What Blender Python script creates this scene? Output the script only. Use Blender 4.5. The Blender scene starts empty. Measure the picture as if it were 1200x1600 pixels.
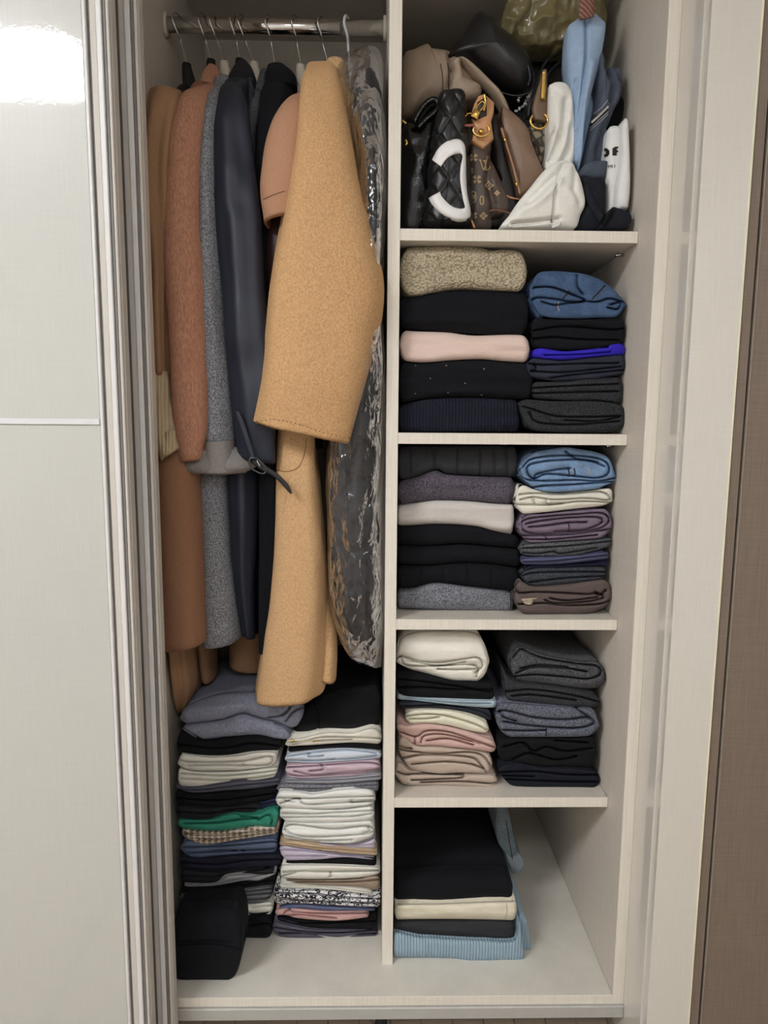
import bpy, math, numpy as np
from mathutils import Vector, Matrix
from mathutils.bvhtree import BVHTree
from mathutils.geometry import tessellate_polygon

# ------------------------------------------------------------------ camera
FOC=1088.0
CAM=np.array([-0.04777,-1.19361,1.09191])
YAW,PIT,ROL=0.01838,0.13278,0.0077
F_=np.array([math.sin(YAW)*math.cos(PIT),math.cos(YAW)*math.cos(PIT),-math.sin(PIT)])
R0=np.array([math.cos(YAW),-math.sin(YAW),0.0]); U0=np.cross(R0,F_)
R_=R0*math.cos(ROL)+U0*math.sin(ROL); U_=-R0*math.sin(ROL)+U0*math.cos(ROL)
SC=bpy.context.scene
cd=bpy.data.cameras.new('camera'); cam=bpy.data.objects.new('camera',cd); SC.collection.objects.link(cam)
cam.matrix_world=Matrix(((R_[0],U_[0],-F_[0],CAM[0]),(R_[1],U_[1],-F_[1],CAM[1]),(R_[2],U_[2],-F_[2],CAM[2]),(0,0,0,1)))
cd.sensor_fit='VERTICAL'; cd.sensor_height=36; cd.lens=FOC/1600*36; cd.clip_start=.01
SC.camera=cam
# ------------------------------------------------------------------ world, exposure
W=bpy.data.worlds.new('world'); SC.world=W; W.use_nodes=True
W.node_tree.nodes['Background'].inputs[0].default_value=(.9,.95,1,1)
W.node_tree.nodes['Background'].inputs[1].default_value=.5
SC.view_settings.view_transform='Standard'; SC.view_settings.look='None'
SC.view_settings.exposure=0.15; SC.view_settings.gamma=1.0; SC.view_settings.use_curve_mapping=False
LAMP=36.0          # radiance of the ceiling lamp's diffuser
LAMPCOL=(.95,.97,1.0)

# ------------------------------------------------------------------ helpers
def lin(c): return tuple((v/255/12.92 if v/255<=.04045 else ((v/255+.055)/1.055)**2.4) for v in c)
def at(x,y,Y):
    "pixel (arrays allowed) to a world point on the plane Y"
    x=np.asarray(x,float);y=np.asarray(y,float);Y=np.asarray(Y,float)
    d=F_+((x-600)/FOC)[...,None]*R_-((y-800)/FOC)[...,None]*U_
    t=(Y-CAM[1])/d[...,1]
    return CAM+t[...,None]*d
def ray(x,y):
    d=F_+(x-600)/FOC*R_-(y-800)/FOC*U_
    return d/np.linalg.norm(d)
def hsh(i,j,k,s):
    n=(i*374761393+j*668265263+k*2147483647+s*974634777)&0xffffffff
    n=((n^(n>>13))*1274126177)&0xffffffff
    n=n^(n>>16)
    return (n&0xffff)/32767.5-1
def vn(P,s=1.0,seed=0,an=(1,1,1)):
    Q=np.asarray(P)*s*np.array(an)+1000.0
    I=np.floor(Q).astype(np.int64); f=Q-I; f=f*f*(3-2*f)
    r=0
    for a in(0,1):
        for b in(0,1):
            for c in(0,1):
                w=(f[...,0] if a else 1-f[...,0])*(f[...,1] if b else 1-f[...,1])*(f[...,2] if c else 1-f[...,2])
                r=r+w*hsh(I[...,0]+a,I[...,1]+b,I[...,2]+c,seed)
    return r
def smooth(pts,n,loop=False):
    "Catmull-Rom through pts, n samples by arc length (any dimension)"
    P=np.array(pts,float)
    if len(P)<3 and not loop:
        t=np.linspace(0,1,n)[:,None]; return P[0]*(1-t)+P[-1]*t
    if loop: Q=np.vstack([P[-1],P,P[0],P[1]])
    else: Q=np.vstack([2*P[0]-P[1],P,2*P[-1]-P[-2]])
    out=[]
    for i in range(1,len(Q)-2):
        t=np.linspace(0,1,12,endpoint=False)[:,None]
        a,b,c,d=Q[i-1],Q[i],Q[i+1],Q[i+2]
        out.append(.5*((2*b)+(-a+c)*t+(2*a-5*b+4*c-d)*t*t+(-a+3*b-3*c+d)*t**3))
    out=np.vstack(out+[Q[-2][None]])
    L=np.r_[0,np.cumsum(np.linalg.norm(np.diff(out,axis=0),axis=1))]
    s=np.linspace(0,L[-1],n,endpoint=not loop)
    return np.stack([np.interp(s,L,out[:,k]) for k in range(out.shape[1])],1)
def linres(pts,n,loop=False):
    P=np.array(pts,float)
    if loop: P=np.vstack([P,P[0]])
    L=np.r_[0,np.cumsum(np.linalg.norm(np.diff(P,axis=0),axis=1))]
    s=np.linspace(0,L[-1],n,endpoint=not loop)
    return np.stack([np.interp(s,L,P[:,k]) for k in range(P.shape[1])],1)
CROP={0:(0,0,1),1:(200,0,.35),2:(610,0,1/3),3:(600,350,1/3),4:(600,680,1/3),5:(600,960,1/3),6:(250,1040,.3),
      7:(240,1300,.3167),8:(580,1240,.35),11:(200,400,.35),12:(200,700,.35),21:(610,100,.16878),22:(780,80,.19167)}
def px(s,c=0):
    ox,oy,k=CROP[c]
    return [(ox+k*float(a),oy+k*float(b)) for a,b in (t.split(',') for t in s.split())]

STORE={}
def mesh_obj(name,V,Fc,mat,parent=None,smooth_=True,origin=None):
    V=np.asarray(V,float)
    if origin is None: origin=np.array([V[:,0].mean(),V[:,1].mean(),V[:,2].min()])
    o=np.array(origin,float)
    me=bpy.data.meshes.new(name); me.from_pydata((V-o).tolist(),[],Fc); 
    if smooth_: me.polygons.foreach_set('use_smooth',[True]*len(me.polygons))
    me.materials.append(mat); me.update()
    ob=bpy.data.objects.new(name,me); SC.collection.objects.link(ob)
    ob.location=o.tolist()
    if parent is not None: setpar(ob,parent)
    STORE[ob.name]=(V,Fc)
    return ob
def wloc(o):
    v=Vector(o.location)
    return v+wloc(o.parent) if o.parent else v
def setpar(ob,parent):
    ob.location=Vector(ob.location)-wloc(parent); ob.parent=parent
def tag(o,label=None,cat=None,group=None,kind=None):
    if label:o['label']=label
    if cat:o['category']=cat
    if group:o['group']=group
    if kind:o['kind']=kind
    return o
def thing(name,loc,label,cat,group=None):
    o=bpy.data.objects.new(name,None); SC.collection.objects.link(o); o.location=tuple(float(v) for v in loc)
    o.empty_display_size=.02
    return tag(o,label,cat,group)
def box(x0,x1,y0,y1,z0,z1,b=.0008):
    "box with a small bevel: 24 verts"
    V=[];
    for sx in(0,1):
        for sy in(0,1):
            for sz in(0,1):
                X=(x0,x1)[sx];Y=(y0,y1)[sy];Z=(z0,z1)[sz]
                dx=b*(1,-1)[sx];dy=b*(1,-1)[sy];dz=b*(1,-1)[sz]
                V+=[(X,Y+dy,Z+dz),(X+dx,Y,Z+dz),(X+dx,Y+dy,Z)]
    idx=lambda sx,sy,sz,k:(sx*4+sy*2+sz)*3+k
    Fc=[]
    for s in(0,1):
        Fc.append([idx(s,0,0,0),idx(s,1,0,0),idx(s,1,1,0),idx(s,0,1,0)][::1 if s else -1])
        Fc.append([idx(0,s,0,1),idx(1,s,0,1),idx(1,s,1,1),idx(0,s,1,1)][::-1 if s else 1])
        Fc.append([idx(0,0,s,2),idx(1,0,s,2),idx(1,1,s,2),idx(0,1,s,2)][::1 if s else -1])
    for a in(0,1):
        for c in(0,1):
            Fc.append([idx(a,c,0,0),idx(a,c,1,0),idx(a,c,1,1),idx(a,c,0,1)])
            Fc.append([idx(a,0,c,0),idx(a,1,c,0),idx(a,1,c,2),idx(a,0,c,2)])
            Fc.append([idx(0,a,c,1),idx(1,a,c,1),idx(1,a,c,2),idx(0,a,c,2)])
            for d in(0,1): Fc.append([idx(a,c,d,0),idx(a,c,d,1),idx(a,c,d,2)])
    return V,Fc
def BX(name,b,mat,parent=None,bev=.0008):
    V,Fc=box(*b,bev); return mesh_obj(name,V,Fc,mat,parent,smooth_=False,origin=((b[0]+b[1])/2,(b[2]+b[3])/2,b[4]))
def merge(parts):
    V=[];Fc=[]
    for v,f in parts:
        n=len(V); V+=[tuple(q) for q in v]; Fc+=[[i+n for i in q] for q in f]
    return V,Fc
def gridF(nr,nc,loop=False,off=0):
    Fc=[]
    for i in range(nr-1):
        for j in range(nc if loop else nc-1):
            k=(j+1)%nc
            Fc.append([off+i*nc+j,off+i*nc+k,off+(i+1)*nc+k,off+(i+1)*nc+j])
    return Fc
def tube(pts,r,n=10,sm=True,N=None,loop=False):
    P=smooth(pts,N or max(8,len(pts)*6),loop) if sm else np.array(pts,float)
    r=np.broadcast_to(np.asarray(r,float),(len(P),)) if np.ndim(r)==0 else np.interp(np.linspace(0,1,len(P)),np.linspace(0,1,len(r)),r)
    V=[];T=np.gradient(P,axis=0)
    if loop: T=np.roll(P,-1,0)-np.roll(P,1,0)
    T/=np.linalg.norm(T,axis=1)[:,None]+1e-12
    ref=np.array([0,0,1.]) if abs(T[0][2])<.9 else np.array([1.,0,0])
    A=np.cross(T[0],ref);A/=np.linalg.norm(A)
    for i in range(len(P)):
        A=A-T[i]*(A@T[i]);A/=np.linalg.norm(A);B=np.cross(T[i],A)
        for k in range(n):
            a=2*math.pi*k/n; V.append(P[i]+r[i]*(A*math.cos(a)+B*math.sin(a)))
    Fc=gridF(len(P),n,True)
    if loop: Fc+=[[(len(P)-1)*n+j,(len(P)-1)*n+(j+1)%n,(j+1)%n,j] for j in range(n)]
    else: Fc+=[list(range(n))[::-1],[(len(P)-1)*n+j for j in range(n)]]
    return V,Fc
def band(A,B,th=.0025,nrm=None,N=40,sm=True):
    "flat band between two 3D edges A,B with thickness th"
    f=smooth if sm else linres
    A=f(A,N);B=f(B,N)
    T=np.gradient((A+B)/2,axis=0); Nn=np.cross(T,B-A); Nn/=np.linalg.norm(Nn,axis=1)[:,None]+1e-9
    M=6; rows=[]
    t=np.linspace(0,1,M)
    for k in range(M): rows.append(A*(1-t[k])+B*t[k]+Nn*th*.5*(1-.6*abs(2*t[k]-1)**4))
    for k in range(M)[::-1]: rows.append(A*(1-t[k])+B*t[k]-Nn*th*.5*(1-.6*abs(2*t[k]-1)**4))
    V=np.stack(rows,1).reshape(-1,3)
    Fc=gridF(N,2*M,True)+[list(range(2*M)),[(N-1)*2*M+j for j in range(2*M)][::-1]]
    return V,Fc
def onto(o,x,y,off=0.0):
    "where the line of sight through (x,y) meets the object: a point on its real surface"
    if isinstance(o,str): nm=o
    else: nm=o.name
    if nm+'_bvh' not in STORE:
        V,Fc=STORE[nm]; STORE[nm+'_bvh']=BVHTree.FromPolygons([tuple(v) for v in V],Fc)
    d=ray(x,y)
    h,n,_,_=STORE[nm+'_bvh'].ray_cast(Vector(CAM),Vector(d))
    if h is None: return None
    if n.dot(Vector(d))>0:n=-n
    return np.array(h+n*off),np.array(n)
def surf_line(o,pts,off,N=30,sm=True):
    P=(smooth if sm else linres)(pts,N); out=[];last=None
    for q in P:
        h=onto(o,q[0],q[1],off)
        if h is None: continue
        out.append(h[0])
    return out
def seam(name,o,pts,r,mat,parent,N=40,sm=True,off=None,nn=5):
    L=surf_line(o,pts,r*.4 if off is None else off,N,sm)
    if len(L)<3: return None
    V,Fc=tube(L,r,nn,sm=False); return mesh_obj(name,V,Fc,mat,parent)
def mark_mesh(o,strokes,w,off=.0012,N=14):
    "flat strokes lying on the surface: list of pixel polylines, width w in pixels"
    parts=[]
    for s in strokes:
        P=linres(s,max(N,int(2*len(s)))); T=np.gradient(P,axis=0);T/=np.linalg.norm(T,axis=1)[:,None]+1e-9
        Nn=np.stack([-T[:,1],T[:,0]],1)*w/2; A=[];B=[]
        for i in range(len(P)):
            a=onto(o,*(P[i]+Nn[i]),off);b=onto(o,*(P[i]-Nn[i]),off)
            if a is None or b is None: continue
            A.append(a[0]);B.append(b[0])
        if len(A)<3: continue
        V=np.stack([A,B],1).reshape(-1,3); Fc=[[2*i,2*i+1,2*i+3,2*i+2] for i in range(len(A)-1)]
        parts.append((V,Fc))
    return merge(parts) if parts else None

def loft(rows,Y,hd=.03,n=48,m=80,e=.85,folds=0,famp=.0,nz=.002,nzs=18,seed=0,cap='both',inner=0,disp=None,fr=1.0,hdb=None):
    """rows: (xl,yl,xr,yr[,Yplane[,halfdepth]]) pixel pairs of the silhouette; closed tube of cloth around them.
    Returned: verts, faces.  inner>0 turns the lower rim in and up (an open sleeve)."""
    R=[]
    for r in rows:
        y=r[4] if len(r)>4 else Y; h=r[5] if len(r)>5 else hd
        R.append(np.r_[at(r[0],r[1],y),at(r[2],r[3],y),h])
    R=smooth(R,m)
    if inner>0:
        last=R[-1]; up=R[-1]-R[-6]; up[6]=0
        for s,(ins,dz) in enumerate(((.03,.000),(.08,-.003),(.12,.004),(.14,.02),(.18,.04))):
            q=last.copy(); c=(q[:3]+q[3:6])/2
            q[:3]=c+(q[:3]-c)*(1-ins*inner); q[3:6]=c+(q[3:6]-c)*(1-ins*inner); q[6]*=1-ins*1.2*inner
            q[2]+=dz;q[5]+=dz
            R=np.vstack([R,q])
    M=len(R); a=np.arange(n)/n*2*math.pi
    ca=np.sign(np.cos(a))*abs(np.cos(a))**e; sa=np.sign(np.sin(a))*abs(np.sin(a))**e
    A=R[:,:3];B=R[:,3:6];c=(A+B)/2;h=(B-A)/2;D=R[:,6]
    P=c[:,None,:]-h[:,None,:]*ca[None,:,None]
    back=(hdb if hdb is not None else None)
    dep=np.where(sa[None,:]>0,-D[:,None]*sa[None,:],(-(D[:,None] if back is None else back))*sa[None,:])
    P[...,1]+=dep
    tt=np.linspace(0,1,M)[:,None]
    nrm=np.stack([-ca,-sa*1.0,0*ca],1)
    if folds:
        ph=vn(np.stack([tt[:,0]*3,tt[:,0]*0+seed,tt[:,0]*0],1),1,seed)*2.0
        w=np.sin(folds*a[None,:]+ph[:,None]*1.2+seed)*.6+np.sin((folds*1.7)*a[None,:]+seed*2+ph[:,None])*.4
        hw=np.linalg.norm(h,axis=1)[:,None]
        P+= (w*np.minimum(famp,hw*.35)*np.clip(tt*4*fr+.15,0,1))[...,None]*nrm[None]
    if nz: 
        k=vn(P,nzs,seed+3,(1,1,.45))*nz+vn(P,nzs*2.7,seed+4,(1,1,.6))*nz*.4
        P+=k[...,None]*nrm[None]
    if disp is not None: P+= (disp(a[None,:],tt,P))[...,None]*nrm[None]
    V=P.reshape(-1,3); Fc=gridF(M,n,True)
    V=V.tolist()
    if cap in('both','top'):
        V.append(P[0].mean(0).tolist()); k=len(V)-1; Fc+=[[k,(j+1)%n,j] for j in range(n)]
    if cap in('both','bottom') or inner>0:
        V.append(P[-1].mean(0).tolist()); k=len(V)-1; b=(M-1)*n; Fc+=[[k,b+j,b+(j+1)%n] for j in range(n)]
    return np.array(V),Fc
def pillow(out,Y,depth=.05,puff=.02,n=72,k=14,nz=.002,nzs=25,seed=0,sm=True,disp=None,tilt=None,back=True,e=.5,center=None):
    """a soft body whose outline (pixels) stands on plane Y, bulging towards the viewer and going back by depth"""
    O=(smooth if sm else linres)(out,n,True)
    c=np.array(center) if center is not None else O.mean(0)
    V=[];
    def plane(q):
        if tilt is None: return np.full(len(q),Y)
        return Y+tilt[0]*(q[:,0]-c[0])+tilt[1]*(q[:,1]-c[1])
    rings=[]
    W0=at(O[:,0],O[:,1],plane(O))
    for j in (2,1):
        q=W0.copy(); cc=W0.mean(0); q=cc+(q-cc)*(1-.10*(j-1)); q[:,1]=W0[:,1]+depth*j/2; rings.append(q)
    for i in range(k+1):
        s=1-i/(k+1) ; s=s**.8 if i else 1
        q=c+(O-c)*s; w=at(q[:,0],q[:,1],plane(q)); w[:,1]-=puff*(1-s**2)**e; 
        w[:,1]+=(vn(w,nzs,seed)*nz+vn(w,nzs*2.6,seed+1)*nz*.5)*min(1,3*(1-s)+.25)
        if disp is not None: w[:,1]+=disp(q,w,s)
        rings.append(w)
    P=np.array(rings); V=P.reshape(-1,3).tolist(); Fc=gridF(len(P),n,True)
    w=at(c[0],c[1],plane(c[None])[0]); w[1]-=puff
    if disp is not None: w[1]+=float(disp(c[None],w[None],0)[0])
    V.append(w.tolist()); b=(len(P)-1)*n; Fc+=[[len(V)-1,b+j,b+(j+1)%n] for j in range(n)]
    Fc.append(list(range(n))[::-1])
    return np.array(V),[list(f)[::-1] for f in Fc]
def segd(Q,poly):
    "distance of pixels Q (...,2) to a polyline"
    d=np.full(Q.shape[:-1],1e9)
    for a,b in zip(poly[:-1],poly[1:]):
        ab=b-a; t=np.clip(((Q-a)@ab)/(ab@ab+1e-9),0,1); d=np.minimum(d,np.linalg.norm(Q-a-t[...,None]*ab,axis=-1))
    return d
def cloth(top,bot,folds,Y,depth,R=.010,Rt=None,cap=8,fd=.008,wf=4.5,nz=.0024,seed=0,topn=.003,du=2.0,dv=.9,lay=True,sag=0):
    """one folded piece of clothing: front profile between two pixel curves, its layers and creases real relief, then back into the closet"""
    T=np.array(top);B=np.array(bot)
    w=max(T[-1,0],B[-1,0])-min(T[0,0],B[0,0]); hh=max(4,(B[:,1].max()-T[:,1].min()))
    nu=int(w/du)+2; nv=int(hh/dv)+3
    T=smooth(T,nu);B=smooth(B,nu)
    g=.3; T[:,1]+=g; B[:,1]-=g
    v=np.linspace(0,1,nv); v=.5-.5*np.cos(v*math.pi)*.35+(v-.5)*.65
    v=(v-v[0])/(v[-1]-v[0])
    P=T[:,None,:]*(1-v)[None,:,None]+B[:,None,:]*v[None,:,None]
    s=np.r_[0,np.cumsum(np.linalg.norm(np.diff((T+B)/2,axis=0),axis=1))]; dL=s;dR=s[-1]-s
    ce=np.ones(nu)
    for d in(dL,dR):
        q=np.clip(d/cap,0,1); ce*=np.sqrt(np.clip(1-(1-q)**2,.0,1))*.92+.08
    mid=(T+B)/2; P=mid[:,None,:]+(P-mid[:,None,:])*ce[:,None,None]
    kpx=1.16/FOC*1.09
    H=np.linalg.norm(B-T,axis=1)[:,None]*ce[:,None]
    dt=v[None]*H;db=(1-v)[None]*H
    def edge(d,R): q=np.clip(d*kpx/R,0,1); return R*(1-np.sqrt(np.clip(1-(1-q)**2,0,1)))
    Yo=edge(dt,Rt or R)+edge(db,R)
    Yo=np.minimum(Yo,(Rt or R)*1.3)+.6*np.maximum(edge(dL[:,None],.012),edge(dR[:,None],.012))
    for fpl in folds:
        fp=smooth(fpl,max(8,len(fpl)*5)); d=segd(P,fp)
        q_=np.clip(d/(wf*1.5),0,1); Yo+=fd*.55*(1-np.sqrt(np.clip(1-(1-q_)**2,0,1)))+fd*1.1*np.clip(1.6-d,0,1)**.7*np.clip(1,0,1)
    Wp=at(P[...,0],P[...,1],Y)
    lo=(vn(Wp,1,seed,(9,1,70))*nz*1.7 if lay else 0)+vn(Wp,1,seed+5,(22,1,40))*nz*.8+vn(Wp,90,seed+7)*nz*.25
    Wp=at(P[...,0],P[...,1],Y+Yo+lo)
    V=Wp.reshape(-1,3).tolist(); Fc=[f[::-1] for f in gridF(nu,nv)]
    idx=np.arange(nu*nv).reshape(nu,nv)
    ring=np.r_[idx[:,0],idx[-1,1:-1],idx[::-1,-1],idx[0,-2:0:-1]]
    n=len(ring); base=np.array([V[i] for i in ring]); prev=ring
    yb=Y+depth; cz=base[:,2].mean()
    for j in range(1,8):
        q=base.copy(); t=j/7; q[:,1]=base[:,1]*(1-t)+yb*t
        up=(np.arange(n)<nu)
        q[:,2]+=np.where(up,vn(q,14,seed+9)*topn*min(1,t*3)+vn(q,40,seed+11)*topn*.35-sag*t*t,0)
        st=len(V); V+=q.tolist(); cur=np.arange(st,st+n)
        Fc+=[[prev[i],prev[(i+1)%n],cur[(i+1)%n],cur[i]] for i in range(n)]
        prev=cur
    Fc.append(prev.tolist())
    Fc=[[int(a) for a in f] for f in Fc]
    return np.array(V),Fc

# ------------------------------------------------------------------ materials
def nt(name):
    m=bpy.data.materials.new(name); m.use_nodes=True; N=m.node_tree.nodes; L=m.node_tree.links
    b=N['Principled BSDF']; tc=N.new('ShaderNodeTexCoord'); return m,N,L,b,tc
def mapn(N,L,tc,sc=(1,1,1),rot=(0,0,0)):
    mp=N.new('ShaderNodeMapping'); mp.inputs['Scale'].default_value=sc; mp.inputs['Rotation'].default_value=rot
    L.new(tc.outputs['Object'],mp.inputs[0]); return mp
def noise(N,L,src,scale,det=2,rough=.5):
    n=N.new('ShaderNodeTexNoise'); n.inputs['Scale'].default_value=scale; n.inputs['Detail'].default_value=det; n.inputs['Roughness'].default_value=rough
    L.new(src,n.inputs['Vector']); return n.outputs['Fac']
def ramp(N,L,src,c0,c1,p0=.3,p1=.7):
    r=N.new('ShaderNodeValToRGB'); r.color_ramp.elements[0].position=p0;r.color_ramp.elements[1].position=p1
    r.color_ramp.elements[0].color=(*c0,1);r.color_ramp.elements[1].color=(*c1,1); L.new(src,r.inputs[0]); return r.outputs[0]
def bump(N,L,b,src,st,dist=.001):
    u=N.new('ShaderNodeBump'); u.inputs['Strength'].default_value=st;u.inputs['Distance'].default_value=dist
    L.new(src,u.inputs['Height']); L.new(u.outputs[0],b.inputs['Normal']); return u
def mathn(N,L,op,a,b_):
    m=N.new('ShaderNodeMath');m.operation=op
    for i,v in enumerate((a,b_)):
        if isinstance(v,(int,float)): m.inputs[i].default_value=v
        else: L.new(v,m.inputs[i])
    return m.outputs[0]
MC={}
def fab(col,kind='wool',var=.25,rough=.92,bs=.5):
    key=(col,kind,var,rough,bs)
    if key in MC: return MC[key]
    m,N,L,b,tc=nt('%s fabric'%kind); c=lin(col)
    lum=.25*c[0]+.6*c[1]+.15*c[2]; c=tuple(lum+(v-lum)*.84 for v in c)
    dk=tuple(v*(1-var) for v in c); lt=tuple(min(1,v*(1+var)+.002*var) for v in c)
    b.inputs['Roughness'].default_value=rough; b.inputs['Specular IOR Level'].default_value=.22
    b.inputs['Sheen Weight'].default_value=.12; b.inputs['Sheen Roughness'].default_value=.5
    b.inputs['Sheen Tint'].default_value=(*[min(1,v*1.6+.05) for v in c],1)
    o=tc.outputs['Object']
    if kind=='wool':
        f=noise(N,L,o,650,3,.7); g=noise(N,L,o,35,2)
        L.new(ramp(N,L,mathn(N,L,'MULTIPLY_ADD',g,.25) if False else f,dk,lt,.36,.64),b.inputs['Base Color'])
        bump(N,L,b,f,bs,.0012)
    elif kind=='heather':
        f=noise(N,L,mapn(N,L,tc,(1,1,1.0)).outputs[0],430,2,.8)
        L.new(ramp(N,L,f,tuple(v*.7 for v in dk),tuple(v*1.25 for v in lt),.4,.62),b.inputs['Base Color']); bump(N,L,b,f,bs,.001)
    elif kind=='fuzzy':
        f=noise(N,L,mapn(N,L,tc,(1,1,.35)).outputs[0],330,4,.75)
        L.new(ramp(N,L,f,dk,lt,.35,.65),b.inputs['Base Color']); bump(N,L,b,f,1.0,.003)
        b.inputs['Sheen Weight'].default_value=.4
    elif kind=='boucle':
        f=noise(N,L,mapn(N,L,tc,(1,1,.75)).outputs[0],360,3,.65)
        L.new(ramp(N,L,f,dk,lt,.35,.62),b.inputs['Base Color']); bump(N,L,b,f,1.0,.0022)
        b.inputs['Sheen Weight'].default_value=.3
    elif kind=='knit':
        v=N.new('ShaderNodeTexVoronoi'); v.inputs['Scale'].default_value=230
        L.new(mapn(N,L,tc,(1,1,1.25)).outputs[0],v.inputs['Vector'])
        L.new(ramp(N,L,v.outputs['Distance'],lt,tuple(x*.62 for x in dk),.2,.8),b.inputs['Base Color'])
        u=bump(N,L,b,v.outputs['Distance'],1.0,.003); u.invert=True
    elif kind=='rib':
        w=N.new('ShaderNodeTexWave'); w.inputs['Scale'].default_value=52; w.inputs['Distortion'].default_value=.6; w.inputs['Detail Scale'].default_value=30
        L.new(o,w.inputs['Vector']); f=noise(N,L,o,600,2)
        h=mathn(N,L,'MULTIPLY_ADD',f,.25); h.node.inputs[2].default_value=0; L.new(w.outputs['Fac'],h.node.inputs[2])
        L.new(ramp(N,L,w.outputs['Fac'],dk,lt,.1,.8),b.inputs['Base Color']); bump(N,L,b,h,1.0,.002)
    elif kind=='denim':
        f=noise(N,L,mapn(N,L,tc,(1,1,.4),(0,.7,0)).outputs[0],700,2,.7); g=noise(N,L,o,28,3,.6)
        h=mathn(N,L,'ADD',mathn(N,L,'MULTIPLY',f,.5),mathn(N,L,'MULTIPLY',g,.5))
        L.new(ramp(N,L,h,dk,lt,.4,.6),b.inputs['Base Color']); bump(N,L,b,f,bs,.0008)
    elif kind=='tee':
        f=noise(N,L,o,420,2,.6); g=noise(N,L,mapn(N,L,tc,(1,1,3)).outputs[0],30,3,.55)
        h=mathn(N,L,'ADD',mathn(N,L,'MULTIPLY',f,.3),mathn(N,L,'MULTIPLY',g,.7))
        L.new(ramp(N,L,h,dk,lt,.35,.65),b.inputs['Base Color']); bump(N,L,b,g,.35,.004)
    elif kind=='satin':
        f=noise(N,L,mapn(N,L,tc,(1,1,.2)).outputs[0],60,3); L.new(ramp(N,L,f,dk,lt),b.inputs['Base Color'])
        b.inputs['Specular IOR Level'].default_value=.45; bump(N,L,b,f,.15,.002)
    elif kind=='leather':
        v=N.new('ShaderNodeTexVoronoi'); v.inputs['Scale'].default_value=520; L.new(o,v.inputs['Vector'])
        g=noise(N,L,o,20,3); L.new(ramp(N,L,g,dk,lt),b.inputs['Base Color'])
        bump(N,L,b,v.outputs['Distance'],.35,.0006); b.inputs['Specular IOR Level'].default_value=.5; b.inputs['Sheen Weight'].default_value=0
    elif kind=='check':
        # white bars: woven brown and white check
        def bars(ax,per,duty,rot=0):
            s=N.new('ShaderNodeSeparateXYZ'); L.new(o,s.inputs[0])
            a=mathn(N,L,'DIVIDE',s.outputs[ax],per); a=mathn(N,L,'FRACT',mathn(N,L,'ADD',a,100.0),0); return mathn(N,L,'LESS_THAN',a,duty)
        a=bars(0,.0125,.42);z=bars(2,.0068,.4)
        s=mathn(N,L,'ADD',mathn(N,L,'MULTIPLY',a,.5),mathn(N,L,'MULTIPLY',z,.5))
        L.new(ramp(N,L,s,lin((128,106,86)),lin((226,218,204)),.3,.6),b.inputs['Base Color'])
    elif kind=='paisley':
        f=noise(N,L,o,130,3,.6); v=N.new('ShaderNodeTexVoronoi'); v.feature='DISTANCE_TO_EDGE'; v.inputs['Scale'].default_value=62; L.new(o,v.inputs['Vector'])
        w=N.new('ShaderNodeTexWave'); w.wave_type='RINGS'; w.inputs['Scale'].default_value=24; w.inputs['Distortion'].default_value=9; w.inputs['Detail Scale'].default_value=5; L.new(o,w.inputs['Vector'])
        h=mathn(N,L,'MINIMUM',mathn(N,L,'MULTIPLY',v.outputs['Distance'],7),w.outputs['Fac'])
        L.new(ramp(N,L,h,lin((28,28,44)),lin((224,222,222)),.22,.36),b.inputs['Base Color'])
    MC[key]=m; return m
def laminate(name,col,gloss=.55,coat=0,var=.07,vert=True,spec=.4):
    m,N,L,b,tc=nt(name); c=lin(col)
    a=noise(N,L,mapn(N,L,tc,(900,900,14)).outputs[0],1,3,.6); h=noise(N,L,mapn(N,L,tc,(14,14,900)).outputs[0],1,3,.6)
    if not vert: h=noise(N,L,mapn(N,L,tc,(14,900,900)).outputs[0],1,3,.6)
    s=mathn(N,L,'ADD',mathn(N,L,'MULTIPLY',a,.6),mathn(N,L,'MULTIPLY',h,.4))
    L.new(ramp(N,L,s,tuple(v*(1-var*1.6) for v in c),tuple(min(1,v*(1+var)) for v in c),.38,.62),b.inputs['Base Color'])
    b.inputs['Roughness'].default_value=gloss; b.inputs['Specular IOR Level'].default_value=spec
    if coat:
        b.inputs['Coat Weight'].default_value=coat; b.inputs['Coat Roughness'].default_value=.03; b.inputs['Coat IOR'].default_value=1.5
        g=noise(N,L,tc.outputs['Object'],160,2,.6); u=N.new('ShaderNodeBump'); u.inputs['Strength'].default_value=.04;u.inputs['Distance'].default_value=.001
        L.new(g,u.inputs['Height']); L.new(u.outputs[0],b.inputs['Coat Normal'])
    return m
def metal(name,col,rough=.25):
    m,N,L,b,tc=nt(name); b.inputs['Metallic'].default_value=1; b.inputs['Roughness'].default_value=rough
    f=noise(N,L,mapn(N,L,tc,(300,300,8)).outputs[0],1,2); c=lin(col)
    L.new(ramp(N,L,f,tuple(v*.9 for v in c),c),b.inputs['Base Color']); return m
def plain(name,col,rough=.6,spec=.4):
    m,N,L,b,tc=nt(name); c=lin(col); f=noise(N,L,tc.outputs['Object'],40,2)
    L.new(ramp(N,L,f,tuple(v*.94 for v in c),c),b.inputs['Base Color']); b.inputs['Roughness'].default_value=rough; b.inputs['Specular IOR Level'].default_value=spec; return m
LAM=laminate('linen laminate inside',(208,200,188),.55)
LAME=laminate('linen laminate edge',(226,219,206),.5)
LAMB=laminate('linen laminate base',(212,207,196),.6)
DOOR=laminate('gloss linen door',(188,188,182),.35,coat=1.0,var=.03)
DOORR=laminate('gloss linen end panel',(214,210,200),.35,coat=1.0,var=.03)
BROWN=laminate('taupe woodgrain',(124,110,97),.45,var=.12)
ALU=metal('brushed aluminium',(176,176,178),.33)
ALUD=plain('grey rebate',(120,116,112),.5)
CHROME=metal('chrome',(215,212,208),.12)
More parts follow.
